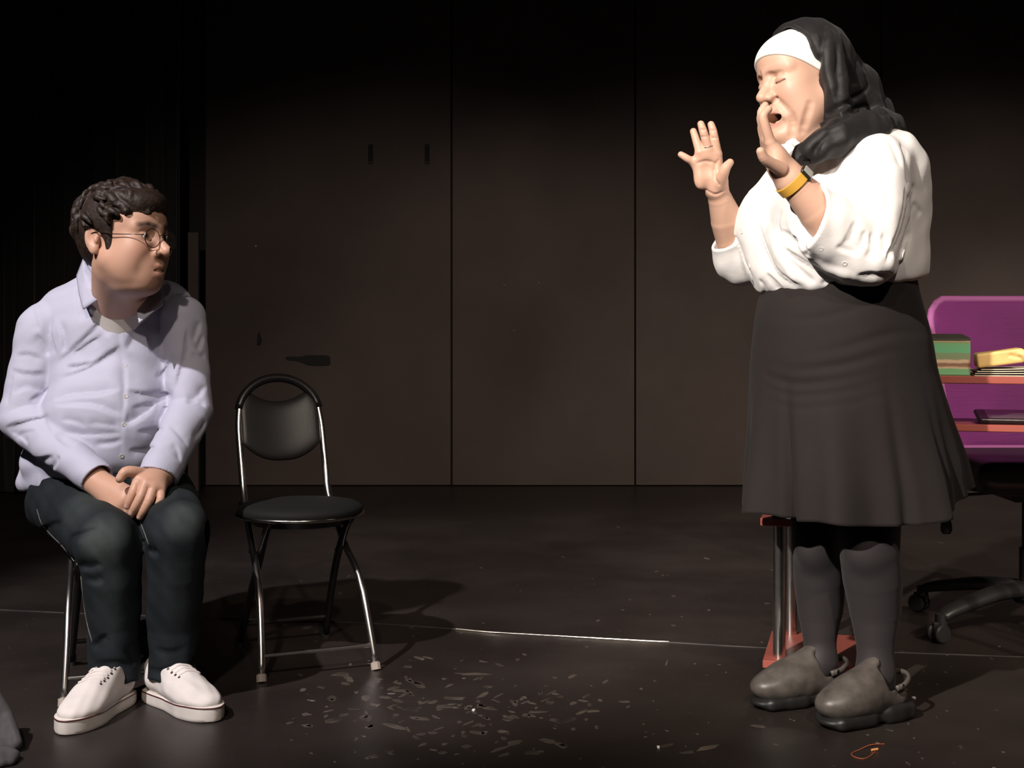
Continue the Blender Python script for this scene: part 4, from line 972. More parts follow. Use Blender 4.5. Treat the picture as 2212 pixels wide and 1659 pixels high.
clog(floor_at(1828, 1508), floor_at(1617, 1534), 1.0, wm); clog(floor_at(1955, 1545), floor_at(1768, 1578), 1.06, wm)
# --- wrist watch and ring
wt = empty('wrist_watch', WL, 'yellow banded smart watch on the left wrist of the woman', 'watch') if False else None
ax = (WL - EL) / np.linalg.norm(WL - EL); cw = WL * .965 + EL * .035
e1 = np.cross(ax, [0, 1, 0]); e1 /= np.linalg.norm(e1); e2 = np.cross(ax, e1); tl = .10
axt = ax * math.cos(tl) + e1 * math.sin(tl) if False else ax
ringw = [cw + e1 *   .0375 * math.cos(a) + e2 * .0375 * math.sin(a) for a in np.linspace(0, 2 * math.pi, 49)]
Vw = []; 
for p, a in zip(ringw[:-1], np.linspace(0, 2 * math.pi, 49)[:-1]):
    nr = e1 * math.cos(a) + e2 * math.sin(a)
    for u, v in ((-.011, -.001), (-.010, .0028), (.010, .0028), (.011, -.001)): Vw.append(p + ax * u + nr * v)
Fw = [(i * 4 + k, i * 4 + (k + 1) % 4, ((i + 1) % 48) * 4 + (k + 1) % 4, ((i + 1) % 48) * 4 + k) for i in range(48) for k in range(4)]
band = MB().add(Vw, Fw).build('watch_band', material('yellow_silicone', (.62, .34, .05), .45), wm, 'auto')
up = at(1740, 388, 2.93) - cw; up -= ax * (up @ ax); up /= np.linalg.norm(up); sd = np.cross(ax, up)
Mw = Matrix(((ax[0], sd[0], up[0], 0), (ax[1], sd[1], up[1], 0), (ax[2], sd[2], up[2], 0), (0, 0, 0, 1))); Mw.translation = Vector(cw + up * .0405)
case = MB().box((-.016, -.014, -.004), (.016, .014, .006), .004, Mw).build('watch_case', material('watch_black', (.02, .018, .016), .3), band)
MB().box((-.012, -.0105, .0055), (.012, .0105, .0075), .0015, Mw).build('watch_face', material('watch_glass', (.36, .36, .33), .2), case)
rc = kr[1] * .72 + at(1523, 297, 3.176) * .28; rx = at(1523, 297, 3.176) - kr[1]; rx /= np.linalg.norm(rx); ra1 = np.cross(rx, [0, 1, 0]); ra1 /= np.linalg.norm(ra1); ra2 = np.cross(rx, ra1)
MB().tube([rc + .0122 * (ra1 * math.cos(a) + ra2 * math.sin(a)) for a in np.linspace(0, 2 * math.pi, 25)], .0014, 8, caps=False).build('ring', material('silver_ring', (.6, .58, .55), .2, 1.0), wm, True)
# ------------------------------------------------------------------ the seated man
MSK = (0.56, 0.32, 0.22)
SHIRT = material('pale_blue_shirting', (0.46, 0.455, 0.55), 0.75, 0, 0.3, bump=(17, 0.22, 0.009), sheen=0.05)
JEAN = material('dark_denim', (0.03, 0.04, 0.045), 0.8, 0, 0.25, vcol=True, bump=(22, 0.3, 0.006), noise=(18, 0.12))
HAIR = material('dark_brown_hair', (0.022, 0.012, 0.008), 0.55, 0, 0.35, noise=(60, 0.5), bump=(150, 0.35, 0.004))
CANVAS = material('white_canvas', (0.72, 0.66, 0.62), 0.8, 0, 0.3, bump=(90, 0.15, 0.002), noise=(14, 0.05))
RUBW = material('white_rubber', (0.70, 0.65, 0.59), 0.5, 0, 0.4, noise=(20, 0.10))
mn = empty('person', (-1.05, 3.5, 0), 'seated man in pale blue shirt, jeans and round glasses with clasped hands', 'person')
MO = np.array([-1.09, 3.62, 0]); MR = frame((.06, -1)); MT = lambda f, l, u: MO + MR @ np.array([f, l, u])
OM = at(271, 519, 3.40); RM = frame((math.sin(math.radians(67)), -math.cos(math.radians(67))), math.radians(-1), math.radians(-2)); SM = 1.10
# --- body
mh = Field(at(150, 710, 3.5) * (1, 0, 1) + (0, 3.20, 0), at(400, 370, 3.5) * (1, 0, 1) + (0, 3.66, 0), .0021)
MH_ = head_shape(mh, OM, RM, SM, dict(chin=-.006, jowl=.9, dchin=.85, facew=.064, earf=-.030, nose=.007))
mh.cap(MH_(-.020, 0, -.06), at(258, 665, 3.55), .066, .072, .03); mh.cap(MH_(.02, 0, -.095), at(270, 640, 3.53), .040, .050, .03)
hd = Field(at(165, 1140, 3.3) * (1, 0, 1) + (0, 3.16, 0), at(400, 985, 3.4) * (1, 0, 1) + (0, 3.46, 0), .002)
# right hand underneath
W1 = at(196, 1030, 3.355); hd.cap(at(150, 1000, 3.42), W1, .036, .032, .02)
k1 = [at(276, 1062, 3.285), at(270, 1078, 3.275), at(260, 1092, 3.275), at(246, 1096, 3.285)]
for q in k1: hd.cap(W1, q, .026, .0155, .02)
fingers(hd, [([k1[0], at(300, 1080, 3.285), at(315, 1086, 3.295)], [.0125, .011, .010]), ([k1[1], at(287, 1098, 3.272), at(300, 1106, 3.278)], [.0125, .011, .0095]), ([k1[2], at(272, 1104, 3.272), at(284, 1112, 3.275)], [.0120, .0105, .009]), ([k1[3], at(257, 1104, 3.285), at(270, 1114, 3.288)], [.011, .0095, .0085])], .006)
# left hand on top, fingers hanging down over it
h2 = hd.like()
W2 = at(347, 1028, 3.335); h2.cap(at(374, 972, 3.42), W2, .032, .028, .02)
k2 = [at(299, 1036, 3.262), at(315, 1044, 3.250), at(332, 1051, 3.252), at(347, 1057, 3.262)]
for q in k2: h2.cap(W2, q, .024, .0138, .016)
h2.ell(at(318, 1034, 3.285), (.038, .028, .020), None, .02)
tipsL = [at(275, 1093, 3.240), at(285, 1108, 3.232), at(302, 1116, 3.236), at(331, 1107, 3.246)]
fingers(h2, [([k2[0], at(289, 1060, 3.243), at(280, 1080, 3.238), tipsL[0]], [.0132, .0118, .0105, .0088]), ([k2[1], at(304, 1072, 3.230), at(293, 1093, 3.226), tipsL[1]], [.0132, .0118, .0108, .0090]),
             ([k2[2], at(322, 1080, 3.233), at(310, 1102, 3.230), tipsL[2]], [.0128, .0115, .0105, .0088]), ([k2[3], at(347, 1077, 3.243), at(340, 1094, 3.241), tipsL[3]], [.0118, .0102, .0092, .0078]),
             ([at(312, 1026, 3.285), at(288, 1019, 3.258), at(270, 1020, 3.246), at(259, 1034, 3.240)], [.0165, .0140, .0128, .0108])], .0025)
merge(hd, h2, .004)
bt = Field((-1.50, 3.05, .08), (-.70, 3.85, 1.08), .012)
bt.ell(MT(0, 0, .85), (.10, .16, .18), MR, .05); bt.ell(MT(.02, 0, .62), (.11, .135, .16), MR, .05); bt.ell(MT(.02, -.01, .49), (.10, .15, .08), MR, .05); bt.cap(MT(-.01, .13, .97), MT(-.01, -.13, .97), .05, .05, .05); bt.cap(MT(0, 0, .95), at(258, 655, 3.55), .07, .06, .04)
bt.cap(at(98, 700, 3.60), at(52, 900, 3.56), .045, .04, .03); bt.cap(at(52, 900, 3.56), W1, .038, .028, .03); bt.cap(at(388, 700, 3.60), at(410, 880, 3.55), .045, .04, .03); bt.cap(at(410, 880, 3.55), W2, .038, .026, .03)
for a, b, c in ((at(140, 1085, 3.60), at(236, 1168, 3.20), at(246, 1480, 3.22)), (at(340, 1075, 3.60), at(382, 1143, 3.20), at(368, 1470, 3.24))): bt.chain([a, b, c], [.06, .045, .030], .03)
mp = dict(blush=(.60, .25, .17), brow=(.02, .011, .008), browk=1.0, browr=.0085, lip=(.36, .13, .10), stubble=.22)
Vb, Qb = join([F_.mesh() for F_ in (mh, hd, bt)]); Vb = relax(Vb, Qb, 2)
cb = skin_colours(Vb, OM, RM, SM, MSK, mp)
for tp, dv in zip(tipsL, k2):
    w = .7 * bell(Vb, tp + np.array([0, -.008, .001]), (.0062, .006, .0075)); cb = cb * (1 - w[:, None]) + np.array([.60, .40, .33]) * w[:, None]
mk('body', Vb, Qb, SKIN, mn, True, cb)
# eyes
for q in (-1, 1):
    c = MH_(.0760, q * .033, .0040); V = []; n1, n2 = 20, 14; r = .0125 * SM
    for j in range(n2 + 1):
        for i in range(n1):
            th = math.pi * j / n2; ph = 2 * math.pi * i / n1; V.append(c + RM @ (r * np.array([math.cos(th), math.sin(th) * math.cos(ph), math.sin(th) * math.sin(ph)])))
    Fc = [(j * n1 + i, j * n1 + (i + 1) % n1, (j + 1) * n1 + (i + 1) % n1, (j + 1) * n1 + i) for j in range(n2) for i in range(n1)]
    V = np.array(V); g = (V - c) @ RM / r; cc = np.where((g[:, :1] > .86), (.035, .02, .012), (.62, .56, .52))
    mk('eye', V, Fc, material('eye', (.6, .55, .5), .15, vcol=True), mn, True, cc)
# --- hair: a cap of thick tousled locks
hr = Field(at(140, 600, 3.4) * (1, 0, 1) + (0, 3.20, 0), at(390, 355, 3.5) * (1, 0, 1) + (0, 3.64, 0), .0024)
hr.ell(MH_(-.020, 0, .045), np.array((.107, .086, .088)) * SM, RM, .01); hr.ell(MH_(.048, 0, .080), np.array((.056, .066, .040)) * SM, RM, .03); hr.ell(MH_(-.062, 0, .000), np.array((.052, .070, .070)) * SM, RM, .03)
rl = random.Random(8)
for i in range(300):
    a = rl.uniform(0, 2 * math.pi); b = rl.uniform(.05, 1.55) if math.cos(a) > -.2 else rl.uniform(.05, 2.05)
    n = np.array([math.cos(a) * math.sin(b), math.sin(a) * math.sin(b), math.cos(b)]); p0 = np.array([-.018, 0, .045]) + n * np.array([.105, .086, .087])
    if p0[0] > .035: p0[2] += .012
    w_ = rl.uniform(-.9, .9)
    flow = np.array([.8, w_ * .6, -.15 - .55 * (b > 1.2)]) if p0[0] > -.06 else np.array([-.1, w_ * .5, -.9]); flow -= n * (flow @ n); flow /= np.linalg.norm(flow) + 1e-6
    sidev = np.cross(n, flow); L_ = rl.uniform(.028, .052); r0 = rl.uniform(.0055, .0095); cv = rl.uniform(-.4, .4)
    lift = rl.uniform(.002, .009)
    P_ = [p0 - n * .004, p0 + flow * L_ * .35 + sidev * L_ * cv * .3 + n * lift, p0 + flow * L_ * .7 + sidev * L_ * cv * .5 + n * lift * .6, p0 + flow * L_ + sidev * L_ * cv * .3 - n * .001]
    hr.chain([MH_(*q) for q in resample(P_, 7)], np.array([.8, 1, 1, .95, .8, .55, .25]) * r0 * SM, .003)
for q in (-1, 1): hr.chain([MH_(.008, q * .068, .030), MH_(.008, q * .0675, .0), MH_(.010, q * .0655, -.026)], np.array([.012, .0105, .0095]) * SM, .010)
X, Y, Z = hr.ax[0][:, None, None] - OM[0], hr.ax[1][None, :, None] - OM[1], hr.ax[2][None, None, :] - OM[2]
lf = (X * RM[0, 0] + Y * RM[1, 0] + Z * RM[2, 0]) / SM; ll = (X * RM[0, 1] + Y * RM[1, 1] + Z * RM[2, 1]) / SM; lu = (X * RM[0, 2] + Y * RM[1, 2] + Z * RM[2, 2]) / SM
wob = .0035 * np.sin(ll * 240) + .003 * np.sin(lf * 190 + 1)
line = np.where(lf > .030, .047 + .10 * (lf - .03) + .03 * np.clip((.05 - np.abs(ll)) / .05, 0, 1) * (lf > .05) * .3, np.where(lf > .004, -.036, np.where(lf > -.050, np.where(lf > -.012, .018 + (-.054) * np.clip((lf + .012) / .016, 0, 1), .022), -.062)))
face = (line + wob - lu) * .8                                       # > 0 where skin shows
face = np.where((lf > .004) & (lf <= .040) & (lu < .050), np.maximum(np.minimum(face, .01), (lf - .020 - .12 * np.maximum(lu, 0)) * 1.0), face)
hr.d = np.maximum(hr.d, (face * SM).astype(np.float32))
hr.build('hair', HAIR, mn, smooth_it=1)
# --- round wire glasses
WIRE = material('dark_wire', (.10, .075, .06), .25, .9)
gl = None
lc = {}
for q in (-1, 1):
    c0 = np.array([.1045, q * .0345, -.003]); lc[q] = c0
    Rg = np.array(Matrix.Rotation(q * math.radians(9), 3, 'Z'))
    ring = [MH_(*(c0 + Rg @ np.array([0, .0225 * math.cos(a), .0215 * math.sin(a)]))) for a in np.linspace(0, 2 * math.pi, 41)]
    o = MB().tube(ring, .0011, 8, caps=False).build('rim', WIRE, mn, True) if gl is None else MB().tube(ring, .0011, 8, caps=False).build('rim', WIRE, mn, True)
    V = ring[:-1] + [p + RM[:, 0] * .0012 for p in ring[:-1]]; n = 40
    MB().add(V, [tuple(range(n))[::-1], tuple(range(n, 2 * n))] + [(i, (i + 1) % n, n + (i + 1) % n, n + i) for i in range(n)]).build('lens', material('clear_lens', (.95, .95, .95), .02, 0, .4, trans=1.0), o, False)
    hinge = c0 + Rg @ np.array([-.002, q * .0225, .006])
    MB().tube(resample([MH_(*hinge), MH_(.080, q * .0690, .004), MH_(.030, q * .0790, .006), MH_(-.022, q * .0810, .012), MH_(-.042, q * .0790, -.002)], 24), .0012, 8).build('temple_arm', WIRE, o, True)
MB().tube(resample([MH_(.1060, -.0125, .003), MH_(.1085, 0, .008), MH_(.1060, .0125, .003)], 9), .0011, 8).build('bridge', WIRE, mn, True)
# --- shirt
fs_ = Field((-1.45, 3.15, .46), (-.76, 3.86, 1.10), .0034)
fs_.ell(MT(0, 0, .87), (.135, .190, .20), MR, .02); fs_.ell(MT(.045, 0, .675), (.165, .180, .165), MR, .06); fs_.ell(MT(.02, -.01, .575), (.165, .185, .085), MR, .04)
fs_.cap(MT(-.02, .145, .978), MT(-.02, -.140, .965), .066, .062, .06); fs_.cap(MT(-.01, 0, 1.0), at(255, 640, 3.57), .085, .070, .05)
def msleeve(S0, E0, C0, r, rin, cp, cn):
    f2 = fs_.like(); f2.chain([S0, S0 * .5 + E0 * .5, E0, E0 * .45 + C0 * .55, C0], r, .02)
    n = C0 - E0; n /= np.linalg.norm(n); f2.cap(C0 - n * .035, C0 + n * .06, rin, rin, .002, '-'); f2.plane_cut(cp, cn, .002); return f2
f2 = msleeve(at(98, 712, 3.60), at(50, 905, 3.56), at(212, 1036, 3.335), [.074, .068, .064, .052, .043], .037, at(210, 1037, 3.335), at(240, 1068, 3.30) - at(190, 1010, 3.37)); merge(fs_, f2, .012)
f3 = msleeve(at(392, 690, 3.60), at(412, 885, 3.55), at(336, 1038, 3.325), [.068, .061, .060, .055, .050], .043, at(334, 1028, 3.335), at(330, 1060, 3.31) - at(352, 995, 3.36)); merge(fs_, f3, .012)
tail = fs_.like(); tail.chain([at(72, 985, 3.66), at(62, 1040, 3.66)], [.030, .026], .02); tail.chain([at(75, 1000, 3.62), at(130, 1015, 3.54), at(190, 1015, 3.46)], [.040, .045, .035], .02); tail.chain([at(60, 1045, 3.66), at(110, 1046, 3.55), at(190, 1040, 3.47)], [.020, .034, .025], .03); tail.plane_cut(at(120, 1056, 3.58), np.array([.12, 0, -1]), .004); merge(fs_, tail, .03)
fs_.plane_cut(at(268, 998, 3.45), np.array([0, -.55, -1]) , .004) if False else None
# neck opening
fs_.cap(at(268, 630, 3.40), at(264, 668, 3.42), .050, .026, .006, '-'); fs_.cap(at(262, 560, 3.52), at(266, 650, 3.50), .072, .060, .006, '-')
for g, dp, ws, wl, sd in (
    ([(112, 862), (160, 852), (215, 848), (264, 836)], .022, .004, .020, -1), ([(268, 842), (310, 850), (345, 846), (378, 852)], .016, .004, .020, 1), ([(112, 874), (165, 871), (212, 876), (245, 890), (272, 902)], .018, .003, .018, -1), ([(382, 858), (345, 870), (318, 890), (284, 912), (262, 915)], .020, .004, .018, 1),
    ([(140, 795), (170, 790), (200, 782)], .012, .003, .014, 1), ([(150, 770), (185, 745), (225, 720)], .012, .004, .020, 1), ([(205, 790), (225, 770), (250, 755)], .008, .003, .014, 1), ([(130, 690), (138, 730), (135, 765)], .010, .003, .014, -1), ([(112, 680), (108, 730), (122, 770)], .008, .003, .016, 1),
    ([(250, 680), (258, 740), (268, 790), (268, 850), (262, 930), (262, 995)], .006, .002, .012, 1), ([(300, 700), (285, 730), (272, 760)], .007, .003, .018, -1), ([(180, 915), (230, 918), (262, 924)], .007, .003, .012, -1), ([(200, 960), (240, 958), (268, 950)], .008, .003, .012, -1), ([(275, 975), (310, 972), (345, 965)], .007, .003, .012, 1), ([(290, 935), (330, 930), (360, 925)], .006, .003, .012, 1), ([(130, 905), (160, 910), (190, 925)], .007, .003, .012, -1),
    ([(20, 800), (60, 808), (105, 808)], .010, .003, .014, 1), ([(10, 928), (40, 915), (75, 905), (108, 900)], .018, .004, .016, 1), ([(20, 930), (45, 945), (60, 960)], .010, .003, .012, -1), ([(120, 935), (140, 955), (160, 965)], .012, .003, .012, -1), ([(60, 985), (90, 992), (120, 985)], .010, .003, .014, 1), ([(130, 985), (120, 1000), (112, 1012)], .010, .003, .010, 1), ([(90, 905), (100, 925), (112, 940)], .010, .003, .012, 1), ([(30, 950), (50, 935), (80, 930)], .008, .003, .010, 1), ([(75, 720), (95, 745), (108, 770)], .007, .003, .014, 1), ([(15, 880), (20, 840), (30, 800)], .006, .003, .014, -1), ([(60, 870), (85, 855), (105, 835)], .007, .003, .014, 1),
    ([(405, 700), (402, 760), (388, 800), (378, 850)], .014, .003, .014, -1), ([(432, 690), (425, 720), (415, 740)], .012, .003, .010, 1), ([(440, 720), (432, 745), (425, 758)], .010, .003, .010, 1), ([(445, 830), (430, 855), (410, 868)], .012, .003, .012, 1), ([(400, 870), (425, 868), (445, 878)], .010, .003, .010, -1), ([(365, 915), (385, 935), (408, 965)], .006, .003, .010, -1), ([(372, 955), (385, 975), (386, 1000)], .006, .003, .010, 1), ([(445, 905), (435, 930), (415, 950)], .008, .003, .012, 1), ([(410, 760), (430, 770), (445, 765)], .006, .003, .012, 1), ([(335, 820), (360, 790), (375, 760)], .008, .003, .018, 1), ([(215, 660), (220, 700), (235, 730)], .006, .003, .018, -1), ([(165, 620), (170, 660), (178, 700)], .006, .003, .016, -1), ([(118, 790), (165, 748), (215, 700), (235, 675)], .009, .006, .030, 1), ([(125, 820), (180, 800), (240, 765), (264, 745)], .009, .006, .028, 1), ([(372, 800), (340, 770), (300, 735), (276, 715)], .008, .006, .030, -1), ([(120, 930), (180, 940), (240, 938), (264, 935)], .008, .006, .024, -1), ([(280, 885), (320, 875), (365, 880)], .008, .006, .020, 1), ([(30, 770), (60, 765), (100, 780)], .007, .005, .022, 1), ([(25, 850), (60, 835), (100, 850)], .007, .005, .022, -1), ([(65, 650), (75, 690), (85, 720)], .005, .003, .014, 1)): fs_.crease(g, dp, ws, wl, sd)
fs_.wrinkle(.0014, 55, 21); fs_.wrinkle(.0016, 24, 22)
sh = fs_.build('shirt', SHIRT, mn, smooth_it=3)
for px, py in ((271, 790), (272, 857), (268, 917), (263, 985)): button(fs_, px, py, .0060, sh, material('grey_button', (.42, .40, .36), .35))
def patch(name, P, parent, mat, th=.004, sub=3):
    """a stiff folded flap through the outline points, thickened"""
    import bmesh
    P = [np.array(p) for p in P]; c = np.mean(P, 0); nn = np.cross(P[1] - P[0], P[2] - P[0]); nn /= np.linalg.norm(nn); nn = nn if nn[1] < 0 else -nn
    n = len(P); rings = [[c + (p - c) * t + nn * .006 * (1 - t * t) for p in resample(P + [P[0]], 8 * n + 1)[:-1]] for t in (1.0, .75, .5, .25)]; m = len(rings[0])
    V = [p for r in rings for p in r] + [c + nn * .006]; Fc = [(j * m + i, j * m + (i + 1) % m, (j + 1) * m + (i + 1) % m, (j + 1) * m + i) for j in range(3) for i in range(m)] + [(3 * m + i, 3 * m + (i + 1) % m, 4 * m) for i in range(m)]
    o = mk(name, V, Fc, mat, parent); md = o.modifiers.new('thickness', 'SOLIDIFY'); md.thickness = th; md.offset = 0; return o
def flap(name, P, parent, mat):
    """straight-edged flap: densified polygon edges instead of rounded ones"""
    Q = []
    for i in range(len(P)):
        a, b = np.array(P[i]), np.array(P[(i + 1) % len(P)]); Q += [a + (b - a) * t for t in np.linspace(0, 1, 9)[:-1]]
    c = np.mean(P, 0); nn = np.cross(np.array(P[1]) - P[0], np.array(P[2]) - P[0]); nn /= np.linalg.norm(nn); nn = nn if nn[1] < 0 else -nn; m = len(Q)
    rings = [[c + (p - c) * t + nn * .008 * (1 - t * t) for p in Q] for t in (1.0, .8, .55, .25)]
    V = [p for r in rings for p in r] + [c + nn * .008]; Fc = [(j * m + i, j * m + (i + 1) % m, (j + 1) * m + (i + 1) % m, (j + 1) * m + i) for j in range(3) for i in range(m)] + [(3 * m + i, 3 * m + (i + 1) % m, 4 * m) for i in range(m)]
    o = mk(name, V, Fc, mat, parent); md = o.modifiers.new('thickness', 'SOLIDIFY'); md.thickness = .004; md.offset = 0; return o
flap('collar_wing', [at(180, 560, 3.60), at(166, 596, 3.585), at(172, 636, 3.51), at(180, 668, 3.455), at(214, 645, 3.435), at(226, 650, 3.44), at(206, 600, 3.52)], sh, SHIRT)
flap('collar_wing', [at(334, 612, 3.55), at(354, 636, 3.51), at(352, 658, 3.435), at(330, 674, 3.42), at(300, 698, 3.405), at(296, 672, 3.42), at(322, 640, 3.485)], sh, SHIRT)
cb_ = resample([at(206, 604, 3.535), at(195, 580, 3.60), at(215, 562, 3.655), at(265, 560, 3.66), at(315, 580, 3.64), at(332, 615, 3.58)], 30); Vc, Fc = sweep(cb_, .008, 8, True, flat=2.6); MB().add(Vc, Fc).build('collar_band', SHIRT, sh, True)
fu = Field(at(195, 740, 3.5) * (1, 0, 1) + (0, 3.38, 0), at(345, 610, 3.5) * (1, 0, 1) + (0, 3.62, 0), .0028)
fu.cap(at(262, 640, 3.550), at(262, 722, 3.555), .108, .058, .004); fu.plane_cut(at(265, 668, 3.47), np.array([0, -.29, 1]), .006); fu.groove([(228, 672), (262, 682), (300, 676)], .003, .0012, .002, n=16)
fu.build('undershirt', material('cream_jersey', (.72, .66, .60), .85), mn)
# --- jeans
fj = Field((-1.46, 2.98, .03), (-.74, 3.88, .68), .0038)
fj.ell(MT(.02, 0, .53), (.15, .180, .10), MR, .03)
fj.chain([at(138, 1082, 3.62), at(185, 1120, 3.42), at(232, 1172, 3.205)], [.100, .090, .075], .03); fj.chain([at(342, 1072, 3.62), at(362, 1105, 3.42), at(383, 1150, 3.205)], [.096, .086, .073], .03)
fj.chain([at(234, 1172, 3.205), at(241, 1250, 3.215), at(245, 1350, 3.235), at(248, 1440, 3.235), at(250, 1488, 3.225)], [.074, .071, .064, .061, .058], .02); fj.chain([at(383, 1150, 3.205), at(381, 1240, 3.215), at(376, 1350, 3.245), at(371, 1430, 3.245), at(369, 1478, 3.235)], [.073, .069, .063, .058, .056], .02)
fj.cap(at(249, 1490, 3.23), at(250, 1560, 3.22), .048, .050, .004, '-'); fj.cap(at(371, 1482, 3.24), at(368, 1550, 3.23), .046, .048, .004, '-')
fj.plane_cut((0, 0, .0), (0, 0, -1)) if False else None
jl = fj.like(); jl.box(at(240, 1530, 3.2), (.14, .16, .05), frame((0, -1)) @ np.array(Matrix.Rotation(math.radians(0), 3, 'X')), .002, .001)
fj.d = -smin(-fj.d, jl.d, .002); j2 = fj.like(); j2.box(at(372, 1518, 3.2), (.14, .09, .05), None, .002, .001); fj.d = -smin(-fj.d, j2.d, .002)
for g, dp, ws, wl, sd in (([(150, 1165), (180, 1150), (215, 1140)], .012, .003, .014, 1), ([(168, 1222), (195, 1228), (222, 1220)], .018, .004, .014, -1), ([(180, 1250), (205, 1256), (225, 1248)], .012, .004, .014, -1), ([(88, 1150), (110, 1135), (135, 1130)], .010, .003, .012, 1), ([(318, 1185), (330, 1195), (345, 1190)], .016, .004, .012, -1), ([(305, 1130), (306, 1155), (314, 1178)], .014, .004, .012, 1),
    ([(195, 1400), (215, 1385), (235, 1370)], .012, .004, .016, 1), ([(200, 1440), (240, 1432), (290, 1440)], .009, .004, .014, 1), ([(195, 1460), (230, 1468), (285, 1458)], .007, .003, .012, -1), ([(318, 1445), (350, 1452), (410, 1440)], .012, .004, .012, 1), ([(330, 1400), (365, 1410), (405, 1400)], .008, .004, .014, 1), ([(410, 1430), (425, 1425), (428, 1410)], .012, .004, .010, 1), ([(270, 1395), (285, 1420), (292, 1440)], .008, .004, .014, -1), ([(430, 1078), (438, 1090), (446, 1100)], .008, .003, .010, 1)): fj.crease(g, dp, ws, wl, sd)
seat_c = np.array([-1.015, 3.466]); fj.op((seat_c[0] - .19, seat_c[1] - .19, .37), (seat_c[0] + .19, seat_c[1] + .19, .446), lambda X, Y, Z: np.maximum(np.sqrt((X - seat_c[0]) ** 2 + (Y - seat_c[1]) ** 2) - .160, np.abs(Z - .412) - .032), .002, '-')
fj.wrinkle(.002, 36, 31); fj.wrinkle(.0015, 70, 32)
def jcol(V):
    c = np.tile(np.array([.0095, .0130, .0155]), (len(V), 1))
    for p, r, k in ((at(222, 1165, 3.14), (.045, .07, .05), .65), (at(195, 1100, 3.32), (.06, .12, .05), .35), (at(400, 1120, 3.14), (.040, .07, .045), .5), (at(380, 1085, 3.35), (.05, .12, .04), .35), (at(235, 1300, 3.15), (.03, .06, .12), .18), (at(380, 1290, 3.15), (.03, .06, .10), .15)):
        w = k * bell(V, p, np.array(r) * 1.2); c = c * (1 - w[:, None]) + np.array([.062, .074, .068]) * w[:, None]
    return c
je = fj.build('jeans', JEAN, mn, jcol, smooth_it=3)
SEAM = material('pale_stitching', (.16, .15, .13), .8)
for g in ([(80, 1100), (90, 1130), (110, 1155), (135, 1180), (160, 1212)], [(304, 1130), (312, 1150), (322, 1178)], [(175, 1245), (185, 1330), (200, 1390)], [(266, 996), (270, 1008), (270, 1016)]):
    MB().tube([fj.hit(*p) + np.array([0, -.0008, 0]) for p in resample(np.array(g, float), 16)], .0012, 6).build('seam', SEAM, je, True)
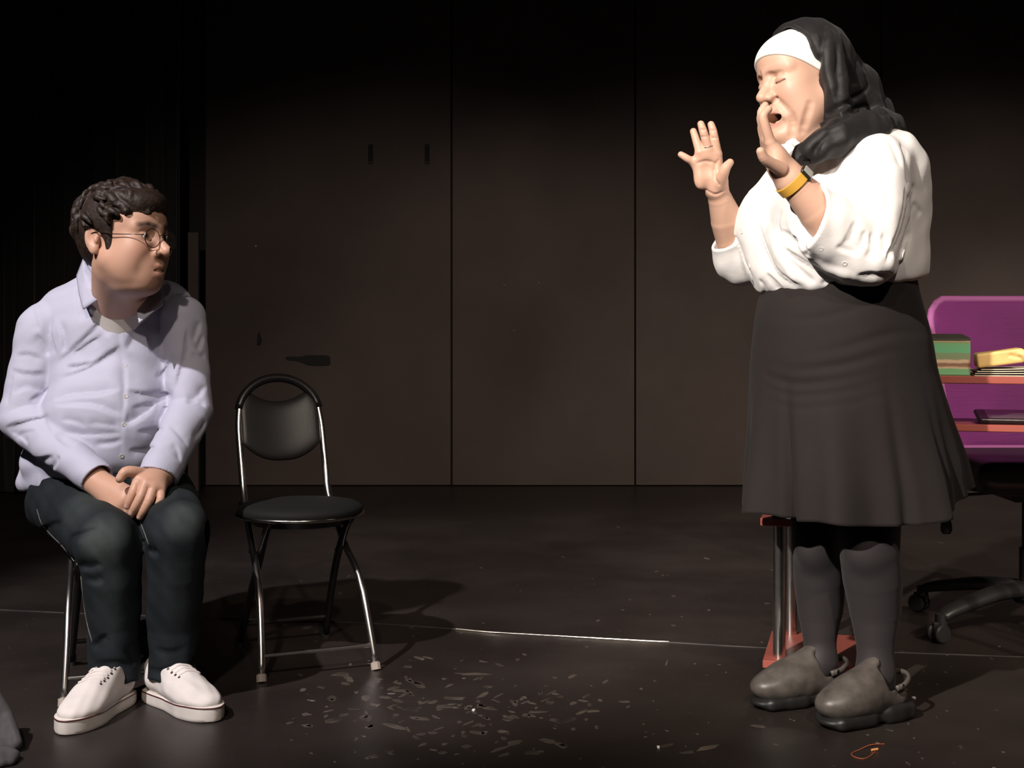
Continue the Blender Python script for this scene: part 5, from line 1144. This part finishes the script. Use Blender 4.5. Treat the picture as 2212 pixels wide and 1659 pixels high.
# --- canvas shoes
def sneaker(heel, toe, parent, mirror):
    d = toe - heel; d[2] = 0; Ln = np.linalg.norm(d); R = frame(d[:2]); o = heel * (1, 1, 0); kx = Ln / .285
    C = lambda f, l, u: o + R @ np.array([f * kx, l * mirror, u])
    lo = np.minimum(heel, toe) * (1, 1, 0) - (.10, .10, -.012); hi = np.maximum(heel, toe) * (1, 1, 0) + (.10, .10, .17)
    f = Field(lo, hi, .0026)
    f.ell(C(.215, .002, .042), (.066, .047, .026), R, .02); f.ell(C(.170, .002, .050), (.070, .046, .034), R, .025); f.cap(C(.165, 0, .062), C(.095, 0, .092), .034, .032, .03)
    f.cap(C(.12, 0, .052), C(.045, 0, .056), .038, .034, .02); f.cap(C(.10, 0, .080), C(.045, 0, .075), .030, .030, .02); f.cap(C(.04, 0, .06), C(.028, 0, .085), .032, .028, .02)
    g = f.like(); g.cap(C(.095, 0, .115), C(.035, 0, .115), .030, .028, .01); f.d = -smin(-f.d, g.d, .004); f.plane_cut(C(0, 0, .022), (0, 0, -1), .002)
    tl = [C(.178, .034, .064), C(.186, .012, .0725), C(.186, -.012, .0725), C(.178, -.034, .064)]
    f.chain(resample(tl, 8), .0025, .003, '-')
    f.wrinkle(.0010, 90, int(1000 * Ln) % 97)
    up = f.build('canvas_shoe', CANVAS, parent)
    # rubber sole: outline swept up in three rings
    out = [(-.004, 0), (.002, .024), (.020, .034), (.06, .037), (.11, .037), (.155, .044), (.195, .050), (.235, .046), (.265, .034), (.284, .014), (.288, 0), (.284, -.014), (.265, -.034), (.235, -.046), (.195, -.050), (.155, -.044), (.11, -.037), (.06, -.037), (.020, -.034), (.002, -.024)]
    O2 = resample(np.array([(x, y, 0) for x, y in out + [out[0]]]), 81)[:-1]; V = []; m = len(O2)
    for sc_, z in ((.97, .001), (1.0, .004), (1.012, .010), (1.006, .029), (.95, .031)):
        for x, y, _ in O2: V.append(C(.142 + (x - .142) * sc_, y * sc_, z + .007 * (z > .025) * min(1, max(0, (x - .13) / .10))))
    Fc = [(j * m + i, j * m + (i + 1) % m, (j + 1) * m + (i + 1) % m, (j + 1) * m + i) for j in range(4) for i in range(m)] + [tuple(range(m))[::-1], tuple(4 * m + i for i in range(m))]
    so = MB().add(V, Fc).build('rubber_sole', RUBW, up, 'auto')
    MB().tube([C(.142 + (x - .142) * 1.013, y * 1.013, .0275 + .007 * min(1, max(0, (x - .13) / .10))) for x, y, _ in list(O2) + [O2[0]]], .0014, 6, caps=False).build('sole_stripe', material('maroon_stripe', (.09, .015, .02), .5), so, True)
    # laces and eyelets
    ff = f
    for i, fx in enumerate((.172, .156, .140, .124, .108)):
        def top(fx_, l_):
            us = np.linspace(.16, .03, 140); vv = ff.sample(np.array([C(fx_, l_, u_) for u_ in us])); j = int(np.argmax(vv < 0)); return us[j]
        pts = [C(fx + (.005 if l_ < 0 else -.005) * abs(l_) / .024, l_, top(fx, l_) + .0012) for l_ in (-.026, -.017, -.006, .006, .017, .026)]
        MB().tube(resample(pts, 14), .0028, 8).build('lace', CANVAS, up, True)
        for s_ in (-1, 1):
            u_ = top(fx, s_ * .0285); MB().lathe([(.0015, 0), (.0036, 0), (.0030, .0014), (.001, .0016)], C(fx, s_ * .0285, u_), 10, M=Vector(ff.grad(C(fx, s_ * .0285, u_))).to_track_quat('Z', 'Y').to_matrix()).build('eyelet', material('dull_eyelet', (.10, .09, .085), .4, .6), up)
    u_ = top(.100, 0)
    for s_ in (-1, 1): MB().tube(resample([C(.104, 0, u_ + .002), C(.112, s_ * .016, u_ + .007), C(.106, s_ * .032, u_ - .004), C(.096, s_ * .022, u_ - .001), C(.104, 0, u_ + .002)], 14), .0028, 8).build('lace_loop', CANVAS, up, True)
    return up
sneaker(floor_at(274, 1514), floor_at(136, 1590), mn, 1); sneaker(floor_at(326, 1508), floor_at(468, 1560), mn, -1)
